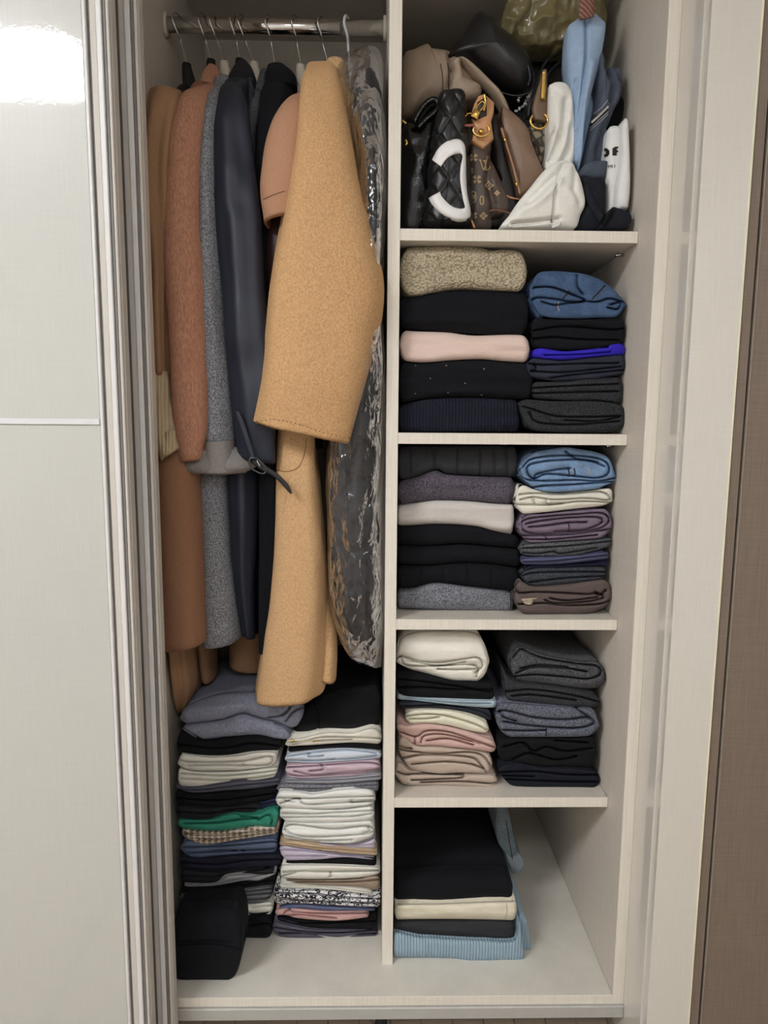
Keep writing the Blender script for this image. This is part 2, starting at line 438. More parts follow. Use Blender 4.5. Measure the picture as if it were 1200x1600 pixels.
GOLD=metal('brass',(214,176,96),.22)
SILVER=metal('silver wire',(205,203,200),.2)
RUBBER=plain('black rubber',(16,16,17),.6)
PLA_BK=plain('black hanger plastic',(24,24,27),.6)
PLA_IV=plain('ivory hanger plastic',(206,199,182),.45)
PLA_WH=plain('white hanger plastic',(222,222,226),.4)
STITCH=plain('thread',(196,176,140),.8)
DSTITCH=plain('dark thread',(44,34,26),.9)

# ------------------------------------------------------------------ the setting
FZ=-.10; CZ=2.30; XL,XR_,YF,YB=-2.3,1.5,-2.9,.80
floor=BX('floor',(XL,XR_,YF,YB,FZ-.05,FZ-.006),plain('floor underlay',(70,62,54),.9)); tag(floor,kind='structure')
wood=laminate('oak floor',(178,160,142),.35,var=.12,vert=False)
pk=None
wdt=.062
for i in range(int((XR_-XL)/wdt)):
    x=XL+i*wdt+.002
    for (a,b) in ((-2.9,-1.7+.3*(i%3)),(-1.7+.3*(i%3),-.5+.21*(i%4)),(-.5+.21*(i%4),.8)):
        if a<-1.9+.3*(i%3) : 
            if i%2: continue
        if x<-.7 or x>.9: continue
        o=BX('plank',(x,x+wdt-.0012,a+.0006,b-.0006,FZ-.006,FZ),wood,floor,.0004)
base_fl=BX('trim_1',(XL,-.7,YF,YB,FZ-.006,FZ),wood); tag(base_fl,kind='structure')
base_f2=BX('trim_2',(.9+.05,XR_,YF,YB,FZ-.006,FZ),wood); tag(base_f2,kind='structure')
PAINT=plain('white wall paint',(226,223,218),.8,.2)
for n,b in (('wall_back',(XL,XR_,YB,YB+.05,FZ,CZ)),('wall_left',(XL-.05,XL,YF,YB,FZ,CZ)),('wall_right',(XR_,XR_+.05,YF,YB,FZ,CZ)),('wall_front',(XL,XR_,YF-.05,YF,FZ,CZ)),('ceiling',(XL,XR_,YF,YB,CZ,CZ+.05))):
    tag(BX(n,b,PAINT),kind='structure')
# ceiling lamp: rounded slab
lamp=thing('ceiling_lamp',(-1.6,-1.62,CZ),'white rounded ceiling light panel above the room','lamp')
def rrect(x0,x1,y0,y1,r,z,n=8):
    P=[]
    for cx,cy,a0 in((x1-r,y1-r,0),(x0+r,y1-r,90),(x0+r,y0+r,180),(x1-r,y0+r,270)):
        for k in range(n+1):
            a=math.radians(a0+90*k/n);P.append((cx+r*math.cos(a),cy+r*math.sin(a),z))
    return P
def slab(P,z0,z1):
    n=len(P);V=[(p[0],p[1],z0) for p in P]+[(p[0],p[1],z1) for p in P]
    return V,[[i,(i+1)%n,n+(i+1)%n,n+i] for i in range(n)]+[list(range(n))[::-1],[n+i for i in range(n)]]
em=bpy.data.materials.new('lamp diffuser');em.use_nodes=True;nn=em.node_tree.nodes
e=nn.new('ShaderNodeEmission');e.inputs[0].default_value=(*LAMPCOL,1);e.inputs[1].default_value=LAMP;em.node_tree.links.new(e.outputs[0],nn['Material Output'].inputs[0])
V,Fc=slab(rrect(-1.95,-1.005,-1.83,-1.375,.09,0),CZ-.022,CZ-.008);mesh_obj('diffuser',V,Fc,em,lamp,False)
V,Fc=slab(rrect(-1.96,-.995,-1.84,-1.365,.095,0),CZ-.008,CZ-.0005);mesh_obj('frame',V,Fc,PLA_WH,lamp,False)
fill_lamp=thing('ceiling_lamp',(.35,-2.3,CZ),'added fill light panel on the ceiling, unseen behind the camera','lamp')  # unseen fill light, added to brighten the right side
V,Fc=slab(rrect(-.10,.84,-2.55,-2.08,.09,0),CZ-.022,CZ-.008);em_fill=em.copy();em_fill.node_tree.nodes['Emission'].inputs[1].default_value=LAMP*.38;mesh_obj('diffuser',V,Fc,em_fill,fill_lamp,False)
V,Fc=slab(rrect(-.11,.85,-2.56,-2.07,.095,0),CZ-.008,CZ-.0005);mesh_obj('frame',V,Fc,PLA_WH,fill_lamp,False)

# ------------------------------------------------------------------ wardrobe
S=.0794; Wd=.42; DB=.68; ZT=2.02; TH=.0195; LW=-.468
ward=thing('wardrobe',(0,.3,FZ),'open built-in wardrobe carcass in pale linen laminate with shelves and a hanging rail','wardrobe')
BX('side_panel',(Wd,Wd+.0212,0,DB,-.0185,ZT),LAM,ward)
BX('edge_strip',(Wd,Wd+.0212,-.0012,0,-.0185,ZT),LAME,ward,.0004)
BX('side_panel',(LW-.02,LW,0,DB,-.0185,ZT),LAM,ward)
BX('divider',(-.0215,0,S,DB,0,ZT),LAM,ward)
BX('edge_strip',(-.0215,0,S-.0012,S,0,ZT),LAME,ward,.0004)
BX('back_panel',(LW-.02,Wd+.0212,DB,DB+.01,-.0185,ZT),LAM,ward)
BX('top_panel',(LW-.02,Wd+.0212,0,DB,ZT,ZT+.02),LAM,ward)
BX('base_panel',(LW-.02,Wd-.0002,0,DB,-.0185,-.0),LAMB,ward)
BX('edge_strip',(LW-.02,Wd,-.0012,0,-.0185,.0),LAME,ward,.0004)
BX('door_track',(LW-.02,Wd+.0212,-.006,.05,-.044,-.0195),plain('grey track',(178,176,170),.35),ward,.0015)
BX('plinth',(LW-.02,Wd+.0212,.09,.11,FZ,-.044),BROWN,ward)
for i,z in enumerate((1.42236,1.06726,.71798,.35894,1.925)):
    sh=BX('shelf',(.0003,Wd-.0008,S,DB-.001,z-TH-.0003,z),LAM,ward)
    BX('edge_strip',(.0003,Wd-.0008,S-.0012,S,z-TH-.0003,z),LAME,sh,.0004)
    for yy in(.15,.6):
        V,Fc=tube([(Wd-.012,yy,z-TH-.004),(Wd,yy,z-TH-.004)],.0035,12,N=3); p=mesh_obj('shelf_pin',V,Fc,SILVER,sh)
        V,Fc=tube([(Wd-.012,yy,z-TH-.008),(Wd-.012,yy,z-TH-.0004)],.0035,10,N=3); mesh_obj('shelf_pin',V,Fc,SILVER,sh)
# rod
def cyl_x(x0,x1,y,z,ry,rz,n=28):
    V=[]
    for x in(x0,x1):
        for k in range(n):
            a=2*math.pi*k/n; V.append((x,y+ry*math.cos(a),z+rz*math.sin(a)))
    return V,gridF(2,n,True)+[list(range(n))[::-1],[n+i for i in range(n)]]
RZ=1.874; RY=.33
V,Fc=cyl_x(LW+.004,-.024,RY,RZ,.0125,.0150);
rod=mesh_obj('hanging_rod',V,Fc,CHROME,ward)
for a,b in((LW,LW+.006),(-.0285,-.0215)):
    V,Fc=cyl_x(a,b,RY,RZ,.019,.023); mesh_obj('rod_bracket',V,Fc,PLA_IV,ward)
# levelling wheel under the track
V,Fc=tube([(-.035,.035,-.078),(-.012,.035,-.078)],.022,16,N=3)
wh=thing('door_roller',(-.02,.035,FZ),'small black roller showing under the wardrobe base track','roller'); mesh_obj('wheel',V,Fc,RUBBER,wh)
V,Fc=tube([(-.037,.035,-.078),(-.010,.035,-.078)],.006,10,N=3); mesh_obj('axle',V,Fc,SILVER,wh)
# end jamb and outer panels (right)
jx=Wd+.0214
en=thing('end_panel',(jx+.04,-.05,FZ),'glossy pale linen end panel with cream edge beside the open wardrobe','panel')
BX('reveal_panel',(jx,jx+.012,-.080,.10,FZ,2.25),DOORR,en,.0002)
BX('front_panel',(jx+.0035,jx+.0770,-.098,-.0805,FZ,2.25),DOORR,en,.0002)
BX('edge_strip',(jx+.0770,jx+.0805,-.0985,-.0805,FZ,2.25),plain('cream edge',(232,226,198),.4),en,.0004)
bw=thing('brown_door',(.75,-.08,FZ),'taupe brown woodgrain door at the right edge of the photo','door')
BX('door_frame',(jx+.082,jx+.098,-.095,-.06,FZ,2.25),BROWN,bw)
BX('door_panel',(jx+.1035,1.35,-.095,-.06,FZ,2.25),BROWN,bw)
BX('edge_bead',(jx+.1022,jx+.1034,-.0958,-.06,FZ,2.25),plain('bead',(160,148,134),.4),bw,.0003)
BX('gap_shade',(jx+.0982,jx+.1020,-.075,-.06,FZ,2.25),RUBBER,bw,.0004)  # black strip standing in for the shade of the open gap
# sliding doors, both pushed left
ALUL=plain('ribbed aluminium',(216,214,212),.42,.6)
FRAMEM=laminate('grey laminate wrap',(196,190,182),.5,var=.06)
def sliding(x_right,y_front,w,label,rail):
    t=thing('sliding_door',(x_right-.3,y_front+.015,FZ),label,'door','sliding doors pushed to the left')
    z0,z1=FZ+.012,2.22; y1=y_front+.030
    BX('door_panel',(x_right-w+.02,x_right-.0410,y_front+.006,y1-.006,z0,z1),DOOR,t)
    fr=BX('stile_profile',(x_right-.0400,x_right,y_front+.010,y1,z0,z1),FRAMEM,t)
    # profile: outer lip, groove, raised flat, round nose
    for (a,b,p,mt) in ((.0400,.0345,.0025,ALUL),(.0345,.0300,.0085,ALUD),(.0300,.0200,.0045,FRAMEM),(.0200,.0115,.0015,ALUL),(.0115,.0060,.0050,ALUD),(.0060,.0012,.0035,FRAMEM)):
        BX('profile_rib',(x_right-a,x_right-b-.0002,y_front+p,y_front+.011,z0,z1),mt,fr,.0012)
    if rail:
        BX('mid_rail',(x_right-w+.02,x_right-.0412,y_front+.003,y_front+.0062,1.0795,1.0885),plain('satin rail',(214,214,216),.3),t)
    return t
sliding(-.4290,-.100,1.25,'front sliding door in glossy pale linen with thin mid rail',True)
sliding(-.4040,-.052,1.25,'rear sliding door showing only its grey metal edge profile',True)

# ------------------------------------------------------------------ folded clothes
def G(c,name,label,group,mat,Y,top,bot,folds=(),depth=.30,parts=(),cat=None,seams=(),beads=(),tagp=None,**k):
    G.n+=1
    V,Fc=cloth(px(top,c),px(bot,c),[px(f,c) for f in folds],Y,depth,seed=G.n*13,**k)
    if seams or beads or tagp:
        org=np.array([V[:,0].mean(),V[:,1].mean(),V[:,2].min()])
        t=thing(name,org,label,cat or name.split('_')[-1],group)
        body=mesh_obj('cloth',V,Fc,mat,t)
        for s in seams: seam('seam',body,px(s[0],c),s[1],s[2],t,N=24)
        for b in beads:
            h=onto(body,*px(b,c)[0],.0005)
            if h is None: continue
            p=h[0]; VV=[];FF=[]
            for i in range(5):
                th=math.pi*i/4
                for j in range(8): VV.append(p+.0019*np.array([math.sin(th)*math.cos(j*math.pi/4),math.cos(th),math.sin(th)*math.sin(j*math.pi/4)]))
            mesh_obj('bead',VV,gridF(5,8,True),GEM,t)
        if tagp:
            A=surf_line(body,px(tagp[0],c),.005,12);B=surf_line(body,px(tagp[1],c),.005,12)
            if len(A)>3 and len(B)>3:
                VV,FF=band(A,B,.0015,N=12); mesh_obj('label_tag',VV,FF,tagp[2],t)
    else:
        t=mesh_obj(name,V,Fc,mat); tag(t,label,cat or name.split('_')[-1],group)
    return t
G.n=0
GEM=metal('grey bead',(200,200,205),.2)
BK=fab((15,17,23),'wool',.35); BKT=fab((16,17,20),'tee',.3); NV=fab((24,27,38),'wool',.3)
gA='folded sweaters, top left stack'; gB='folded trousers, top right stack'
Y=.105
G(3,'folded_sweater','thick beige chunky knit folded sweater topping the uppermost left stack',gA,fab((196,180,148),'knit',.18),Y,"72,122 150,108 300,104 440,110 500,124 560,119 630,126 672,150","75,336 160,336 250,318 350,306 500,312 640,318 668,305",R=.016,cap=16,topn=.002)
G(3,'folded_sweater','plain black folded knit under the beige chunky sweater',gA,BK,Y,"72,340 160,337 250,320 350,308 500,313 640,320 682,330","72,494 200,500 400,515 550,520 672,522",R=.02,cap=12)
G(3,'folded_sweater','pale pink folded sweater between two black knits',gA,fab((226,198,184),'wool',.08),Y,"72,497 160,503 300,508 420,522 600,518 682,526","74,642 190,650 320,640 450,635 560,645 684,652",R=.016,cap=12)
G(3,'folded_sweater','black folded sweater dotted with small grey beads',gA,BK,Y,"72,645 190,653 320,643 450,638 560,648 694,655","70,846 200,820 400,812 600,820 700,820",R=.018,cap=10,beads=["148,665","292,665","468,680","217,724","380,747","147,795","457,800","300,790"])
G(3,'folded_sweater','navy ribbed folded sweater at the bottom of the top left stack',gA,fab((27,31,46),'rib',.2),Y,"66,852 200,822 400,813 600,822 630,832","66,974 300,974 640,974",R=.016,cap=8)
Y=.10
DEN=fab((62,88,124),'denim',.28)
G(3,'folded_jeans','mid blue folded jeans on top of the upper right stack',gB,DEN,Y,"678,265 720,228 800,220 900,228 960,240 1040,275 1140,365","682,390 740,432 870,445 1000,440 1090,438 1132,395",["700,300 740,295 800,300 880,330 930,350 935,362 880,366 800,352 720,345 690,360","905,240 905,290 932,330","935,362 1000,365 1060,350 1138,372","1060,378 1105,368 1095,400 1050,392","740,365 800,380 860,372 935,364"],cap=20,fd=.011,seams=[("1035,288 1010,315 975,352",.0012,DSTITCH),("870,312 850,335 835,352",.0012,DSTITCH),("820,365 815,385 820,408",.0006,STITCH)])
G(3,'folded_trousers','black folded trousers under the mid blue jeans',gB,BK,Y,"690,435 800,447 1000,445 1110,440 1130,470","690,575 800,592 1000,587 1130,560",["700,500 850,480 1050,495 1120,490","690,540 800,530 900,540 1100,545"],cap=10)
G(3,'folded_t-shirt','bright royal blue thin folded t-shirt in the upper right stack',gB,fab((42,22,190),'tee',.12),Y,"695,590 740,582 850,596 1000,582 1050,578 1060,562 1100,558 1132,572","690,626 780,636 850,639 1000,623 1130,612",["750,615 900,612 1060,600"],cap=5,fd=.006,cat='t-shirt')
G(3,'folded_trousers','dark slate navy folded trousers under the royal blue t-shirt',gB,fab((44,48,62),'tee',.18),Y,"664,650 700,630 780,637 850,640 1000,624 1110,614 1134,640","664,690 690,718 790,737 900,738 1000,728 1130,705",["680,655 750,660 900,655 1100,652","690,690 850,695 1110,668","780,722 900,706 1120,685","700,655 712,680 690,690"],cap=9)
G(3,'folded_trousers','charcoal folded trousers resting on the lowest trousers of the upper right stack',gB,fab((46,47,50),'heather',.4),Y,"690,740 850,738 950,728 1118,716","690,818 850,828 1000,828 1116,846",["690,770 850,760 1100,750","690,795 850,790 1100,785"],cap=9)
G(3,'folded_trousers','charcoal folded trousers at the bottom of the upper right stack',gB,fab((44,46,49),'heather',.4),Y-.006,"622,838 660,822 800,830 1000,830 1110,850 1140,890","650,915 690,962 800,977 1000,979 1125,970",["650,855 700,870 800,900 950,905 1110,900","680,880 720,930 900,940 1100,925","850,920 1000,925 1100,905"],cap=12)
gA='folded sweaters, second left stack'; gB='folded trousers, second right stack'; Y=.130
G(4,'folded_sweater','charcoal folded sweater with vertical seams topping the second left stack',gA,fab((52,53,57),'wool',.3),Y,"64,52 300,50 560,50 628,58","64,212 150,197 250,162 300,182 450,190 628,196",["120,70 122,190","233,60 238,160","345,60 345,180","452,60 450,188","515,60 518,190","575,60 578,190"],R=.02,cap=8,fd=.004,wf=3,lay=False)
G(4,'folded_sweater','purple grey folded wool sweater in the second left stack',gA,fab((86,78,90),'heather',.3),Y,"64,214 160,192 240,165 300,184 450,192 570,193 618,205","64,322 160,315 250,305 400,308 500,318 605,326",R=.02,cap=10)
G(4,'folded_sweater','pale oatmeal folded sweater in the second left stack',gA,fab((206,198,192),'wool',.1),Y,"62,330 160,314 250,305 400,309 500,319 614,325","64,405 82,424 250,416 420,426 520,450 606,467",R=.016,cap=5)
gg='plain black folded sweaters, second left stack'
G(4,'folded_sweater','plain black folded sweater directly under the oatmeal one',gA,BK,Y,"62,425 250,418 420,428 520,452 632,470","62,512 200,517 350,507 480,517 632,532",R=.018,cap=8)
G(4,'folded_sweater','middle one of three black folded sweaters above the heather grey one',gA,BK,Y,"62,514 200,519 350,509 480,519 638,535","62,602 200,609 350,597 480,600 640,620",R=.018,cap=8)
G(4,'folded_sweater','black folded sweater with faint vertical seams resting on heather grey sweater',gA,BK,Y,"62,606 200,611 350,599 480,602 640,625","62,722 150,714 240,692 380,708 500,722 625,728",["172,620 172,705","278,605 280,690","392,605 394,705","502,612 504,718"],R=.018,cap=10,fd=.003,wf=3,lay=False)
G(4,'folded_sweater','heather grey folded sweater at the bottom of the second left stack',gA,fab((112,114,122),'heather',.35),Y,"64,735 150,716 240,692 380,709 500,723 608,742","64,808 200,815 400,822 606,825",R=.012,cap=4,seams=[("590,745 594,780 590,818",.0008,DSTITCH)])
Y=.112
LB=fab((112,144,182),'denim',.22)
G(4,'folded_jeans','light blue folded jeans topping the second right stack',gB,LB,Y,"632,150 655,108 700,80 760,68 840,56 900,62 1000,80 1060,110 1092,175","635,215 700,252 800,268 950,258 1082,238",["632,170 660,205 750,214 900,210 1000,215 1088,200","650,150 690,112 800,96 950,100 1040,125 1052,175 1000,200 880,190 760,182 700,205 668,165 690,135 800,118 950,116 1030,145","670,230 690,245 750,237 900,230 1080,217","700,205 720,180 820,160 870,155","850,75 900,110 1000,125"],cap=30,fd=.013,wf=5,seams=[("862,160 868,178 862,195",.0012,DSTITCH),("890,155 895,175 890,192",.0012,DSTITCH),("960,155 968,180",.001,STITCH)])
IV=fab((228,224,208),'tee',.06)
G(4,'folded_jeans','ivory folded jeans under the light blue jeans',gB,IV,Y,"614,285 624,245 660,235 700,252 800,270 950,260 1060,250 1074,290","615,335 640,367 740,363 900,345 1000,335 1068,325",["632,278 700,272 850,274 1000,264 1055,285 1050,305 950,295 800,302 700,290 640,302","620,324 700,326 800,325 900,311 1000,312 1068,318","700,300 705,318","760,305 765,322 830,318"],cap=14,fd=.009,wf=3.6)
G(4,'folded_trousers','mauve folded trousers with spiral fold in the second right stack',gB,fab((122,106,126),'tee',.12),Y,"626,392 680,372 740,368 850,357 1000,345 1050,350 1070,382","636,490 700,505 850,495 1000,485 1070,462",["645,405 700,387 900,370 1020,365 1055,400 1000,440 850,455 720,462 655,448 645,410","665,415 760,398 900,385 1005,385 1020,410 950,440 875,447 800,450","680,430 750,425 860,410 950,408","640,470 750,470 900,462 1062,440","650,487 800,487 1000,467"],cap=18,fd=.011,wf=4.5,seams=[("862,412 868,430 862,448",.001,DSTITCH),("745,468 760,480 755,492",.001,DSTITCH)])
G(4,'folded_trousers','heather grey thin folded trousers under the mauve pair',gB,fab((84,86,90),'heather',.35),Y,"630,540 660,512 700,507 850,497 1000,487 1070,475","645,562 750,568 900,562 1066,520",["650,530 850,520 1064,497","650,550 720,555 800,545 830,555 1000,528"],cap=9)
G(4,'folded_t-shirt','slate purple thin folded top above the navy one, second right stack',gB,fab((84,86,120),'tee',.15),Y,"640,580 750,570 900,564 1055,545","642,606 800,606 1055,580",["655,595 800,590 1050,562"],cap=6,fd=.006,wf=3,cat='t-shirt')
G(4,'folded_t-shirt','dark navy thin folded top in the second right stack',gB,fab((34,36,66),'tee',.2),Y,"680,610 800,607 900,600 1056,582","650,638 720,622 850,618 1050,610",["690,615 850,610 1050,592"],cap=5,fd=.006,wf=3,cat='t-shirt')
G(4,'folded_trousers','charcoal thin folded trousers resting on the brown pair',gB,fab((58,62,70),'heather',.35),Y,"640,650 700,624 850,620 1020,616 1042,640","640,672 700,706 850,697 1036,676",["650,660 700,645 900,640 1036,642","680,690 850,670 1030,660"],cap=8)
G(4,'folded_trousers','brown folded trousers with a cream tag at the bottom of the second right stack',gB,fab((98,84,80),'wool',.18),Y-.006,"600,715 640,683 700,707 850,698 980,680 1045,680 1070,705","625,840 800,840 950,835 1064,800",["610,722 640,740 700,735 800,737 950,745 1000,740 1030,760 950,780 800,787 755,772","630,792 750,787 850,797 1000,792 1064,772","780,765 860,775 1000,760","990,735 1010,750 1040,725"],cap=14,fd=.012,wf=5,tagp=("640,768 680,766 716,763","645,795 680,797 718,788",fab((206,190,160),'knit',.1)))
gA='folded tops, third left stack'; gB='folded knitwear, third right stack'; Y=.118
G(5,'folded_trousers','large ivory folded linen trousers topping the third left stack',gA,fab((232,228,214),'tee',.05),Y,"54,170 80,110 150,82 250,76 400,80 470,112 498,180","54,248 150,265 300,307 400,313 470,312 490,260",["54,215 80,195 150,215 250,225 380,208 440,202 462,240 425,272","78,200 100,235 200,242 400,235 440,252 432,292","250,256 330,258 425,256","120,215 250,240 380,222"],cap=26,fd=.012,wf=6,R=.02)
G(5,'folded_trousers','black folded trousers under the large ivory ones',gA,BKT,Y,"54,272 150,270 300,310 400,316 500,325 515,345","60,375 130,386 300,397 520,400",["60,340 200,342 300,350 510,352","60,300 300,330 500,365"],cap=8)
G(5,'folded_t-shirt','thin light blue folded top below black trousers, third left stack',gA,fab((172,192,204),'tee',.08),Y-.006,"60,385 72,370 130,388 300,399 400,403 530,402","62,398 150,405 350,428 500,438 530,420",["90,393 200,402 350,415 500,418"],cap=5,fd=.006,wf=2.6,cat='t-shirt')
G(5,'folded_t-shirt','dark slate thin folded top under the light blue one',gA,fab((46,49,60),'tee',.2),Y,"66,408 150,407 350,430 450,438 500,445","80,442 250,440 400,462 508,502",["90,430 300,427 450,455 500,480"],cap=6,fd=.006,wf=3,cat='t-shirt')
G(5,'folded_t-shirt','pale yellow cream folded top in the third left stack',gA,fab((230,226,200),'tee',.05),Y-.004,"88,465 150,446 250,443 350,455 430,480 494,512","115,516 200,510 300,520 400,545 488,560",["92,478 200,467 300,477 420,512 490,545","120,490 200,488 260,480"],cap=9,fd=.009,cat='t-shirt')
G(5,'folded_sweater','dusty pink folded sweater in the third left stack',gA,fab((208,170,160),'wool',.08),Y-.002,"56,500 80,510 115,518 200,511 300,522 400,547 526,592","65,565 150,612 250,617 400,632 524,650",["70,548 150,572 200,545 300,550 400,582 515,622","172,600 190,568 280,562 400,592 450,605","200,592 300,582 420,612","145,575 145,608"],cap=9,fd=.01)
G(5,'folded_sweater','beige folded sweater under the dusty pink one',gA,fab((192,172,154),'wool',.1),Y-.002,"56,605 70,575 100,572 150,612 250,619 400,634 512,655","88,690 130,728 250,746 350,742 502,748",["62,625 100,638 250,652 400,645 470,667 505,722","92,672 200,657 400,668 450,700 482,742","130,702 280,690 400,700 465,722","60,605 85,622 130,628"],cap=11,fd=.011)
G(5,'folded_sweater','beige folded sweater lying on the shelf below the other beige one',gA,fab((190,170,154),'wool',.1),Y-.004,"48,725 62,690 90,700 130,732 250,748 400,748 520,752 532,782","52,770 110,800 250,802 500,813 528,800",["60,737 100,750 150,747 350,750 365,765 250,772 130,777","172,787 350,782 500,792 528,787"],cap=11,fd=.011)
Y=.112
G(5,'folded_cardigan','large charcoal folded wool cardigan topping the third right stack',gB,fab((74,75,79),'heather',.4),Y,"585,190 610,165 645,150 760,190 900,215 1000,222 1050,280","600,312 700,320 800,330 900,345 990,346 1046,318",["606,200 640,162 680,180 750,205 900,230 1000,242 1012,280 950,302 850,292 700,282 615,290","620,275 700,247 850,252 950,268","640,252 720,238 860,245"],cap=16,fd=.014,wf=6,R=.02,topn=.006,depth=.34)
G(5,'folded_sweater','dark charcoal folded sweater under the large charcoal cardigan',gB,fab((52,53,57),'heather',.35),Y+.004,"560,240 580,290 640,318 800,334 900,349 1018,385","565,380 600,408 800,427 1000,440",["570,362 700,352 900,382 1014,412","600,383 700,377 900,402"],cap=12,fd=.01)
G(5,'folded_sweater','blue grey folded ribbed sweater in the third right stack',gB,fab((94,98,112),'heather',.4),Y-.006,"505,445 560,413 750,427 900,437 980,445 1014,500","552,575 760,575 950,571 1008,545",["515,462 570,450 700,482 850,492 950,482 985,508 900,532 700,522 560,502","560,542 660,545 760,542","900,440 960,480","540,450 560,480 620,500"],cap=16,fd=.013,wf=5,seams=[("758,530 760,552 760,570",.0009,DSTITCH)])
G(5,'folded_trousers','crumpled black folded trousers under the blue grey sweater',gB,BKT,Y,"535,560 560,577 760,578 900,575 1000,570","525,680 620,690 740,712 850,712 992,715",["560,620 650,600 700,640 760,620 850,640 980,625","600,680 680,650 800,680 900,665","800,590 950,600"],cap=12,fd=.011,wf=6,nz=.003)
G(5,'folded_trousers','navy black folded trousers lying on the shelf, third right stack',gB,NV,Y,"522,712 620,693 740,714 850,714 1010,735","560,780 620,805 800,817 1008,818",["540,740 700,735 850,750 1005,752","575,772 800,782 1000,785","560,755 700,760"],cap=12,fd=.01)
# bottom right pile
gA='pile in the bottom right compartment'; Y=.098
G(8,'folded_sweater','large black folded knit on top of the pile in the bottom compartment',gA,BK,Y+.01,"98,330 300,322 500,318 618,325","98,490 300,487 500,479 642,482",R=.03,Rt=.07,cap=8,depth=.46,topn=.004,lay=False)
G(8,'folded_shirt','cream folded cotton shirt in the bottom right pile',gA,fab((222,212,186),'tee',.07),Y,"102,492 300,490 500,482 655,478","105,562 300,560 500,562 645,566",R=.012,cap=5,depth=.42,seams=[("602,490 606,525 598,560",.0008,STITCH)],beads=["646,486"])
G(8,'folded_sweater','charcoal folded sweater under the cream shirt',gA,fab((48,49,53),'wool',.25),Y,"98,566 300,563 500,565 642,570","98,620 200,632 300,640 500,650 645,650",R=.014,cap=5,depth=.42)
G(8,'folded_sweater','light blue ribbed folded sweater at the bottom of the right pile',gA,fab((150,178,196),'rib',.16),Y-.016,"98,610 200,634 300,642 500,652 640,650 662,550","98,730 200,732 300,735 380,740 450,752 690,748",R=.014,cap=3,depth=.40,lay=False,sag=.0,topn=.001)
V,Fc=pillow(px("655,545 690,560 706,640 714,720 690,725 660,700",8),.12,.32,.006,seed=9); o=mesh_obj('folded_sweater',V,Fc,fab((150,178,196),'rib',.16)); tag(o,'narrow light blue ribbed layer sticking out right of the bottom pile','sweater')
t=thing('folded_jeans',at(650,560+700,.3)*[1,1,0]+[0,0,.25],'faded grey green jeans peeking out behind the black knit','jeans')
V,Fc=pillow(px("560,70 608,66 628,150 650,240 664,280 678,305 678,328 655,355 630,350 605,280 560,200",8),.24,.22,.01,seed=5,nz=.004); b=mesh_obj('cloth',V,Fc,fab((92,104,110),'denim',.25),t)
V,Fc=pillow(px("604,258 652,262 680,300 680,328 658,358 632,354 612,310",8),.235,.03,.003,seed=6,nz=.003); mesh_obj('cuff',V,Fc,fab((112,124,128),'denim',.2),t)
seam('seam',b,px("600,120 615,200 632,300",8),.001,DSTITCH,t)

# left bottom: left stack
gA='folded clothes, lower left stack'; Y=.155
FZB=fab((140,144,164),'fuzzy',.3)
G(6,'folded_sweater','fluffy grey blue folded sweater, upper of the two on the lower left stack',gA,FZB,Y-.005,"100,262 150,205 300,150 480,135 620,150 710,165 762,190","105,288 150,302 330,277 430,246 520,272 600,290 690,322 745,285",["655,290 700,235 755,215","560,272 640,255 690,200"],R=.03,Rt=.05,cap=12,fd=.009,wf=7,depth=.30,topn=.014)
G(6,'folded_sweater','grey blue folded sweater, lower of the two fluffy ones, lower left stack',gA,FZB,Y,"108,325 160,305 330,280 430,248 520,275 600,293 684,325","125,345 215,384 350,372 500,362 600,380 682,387",["130,330 160,350 210,380","600,300 650,320 680,350"],R=.02,cap=8)
G(6,'folded_t-shirt','black folded top under the grey blue sweaters',gA,BKT,Y,"90,362 120,347 215,386 350,374 500,364 640,388","88,448 200,466 350,468 480,446 628,440",["95,410 300,430 480,405 625,420"],cap=7,cat='t-shirt')
CR=fab((226,223,210),'tee',.05)
G(6,'folded_trousers','cream folded trousers with rounded fold, lower left stack',gA,CR,Y-.004,"90,490 110,462 140,456 250,472 400,466 500,449 618,445","95,528 170,545 300,547 450,541 600,522",["100,492 150,502 300,502 450,495 560,473 588,490 560,517 430,520 300,517 150,520","430,505 435,518","155,542 160,565"],cap=11,fd=.009)
G(6,'folded_trousers','cream folded trousers with sharp lower edge, beneath the rounded cream fold',gA,CR,Y,"92,552 108,532 170,547 300,549 450,543 620,525","96,626 200,628 400,597 500,597 602,580",["110,562 300,572 450,565 610,545","105,590 200,592 300,597 450,590 605,568"],cap=5,fd=.008,wf=3.5)
G(6,'folded_t-shirt','slate grey thin folded top under cream trousers, lower left stack',gA,fab((92,92,106),'tee',.15),Y,"80,612 110,630 200,632 400,600 500,600 630,582","82,640 180,662 350,650 500,640 622,620",["100,640 200,648 400,625 620,605"],cap=6,fd=.006,wf=3,cat='t-shirt')
G(6,'folded_trousers','black folded trousers above the green shirt',gA,BKT,Y,"78,642 180,664 350,653 500,642 612,628","82,718 250,732 420,722 600,690",["90,690 300,700 600,665"],cap=8)
G(6,'folded_trousers','dark charcoal folded trousers resting on the green shirt',gA,fab((34,35,38),'tee',.25),Y,"80,722 250,735 420,724 470,718 540,712","88,785 130,802 250,800 365,766 500,765",["90,760 250,770 400,745 500,745"],cap=8)
G(6,'folded_t-shirt','small navy folded top at the right above the green shirt',gA,fab((38,48,76),'tee',.2),Y+.004,"480,718 540,702 605,685 618,700","505,752 560,745 605,735 618,722",["500,730 600,710"],cap=4,fd=.005,wf=3,cat='t-shirt')
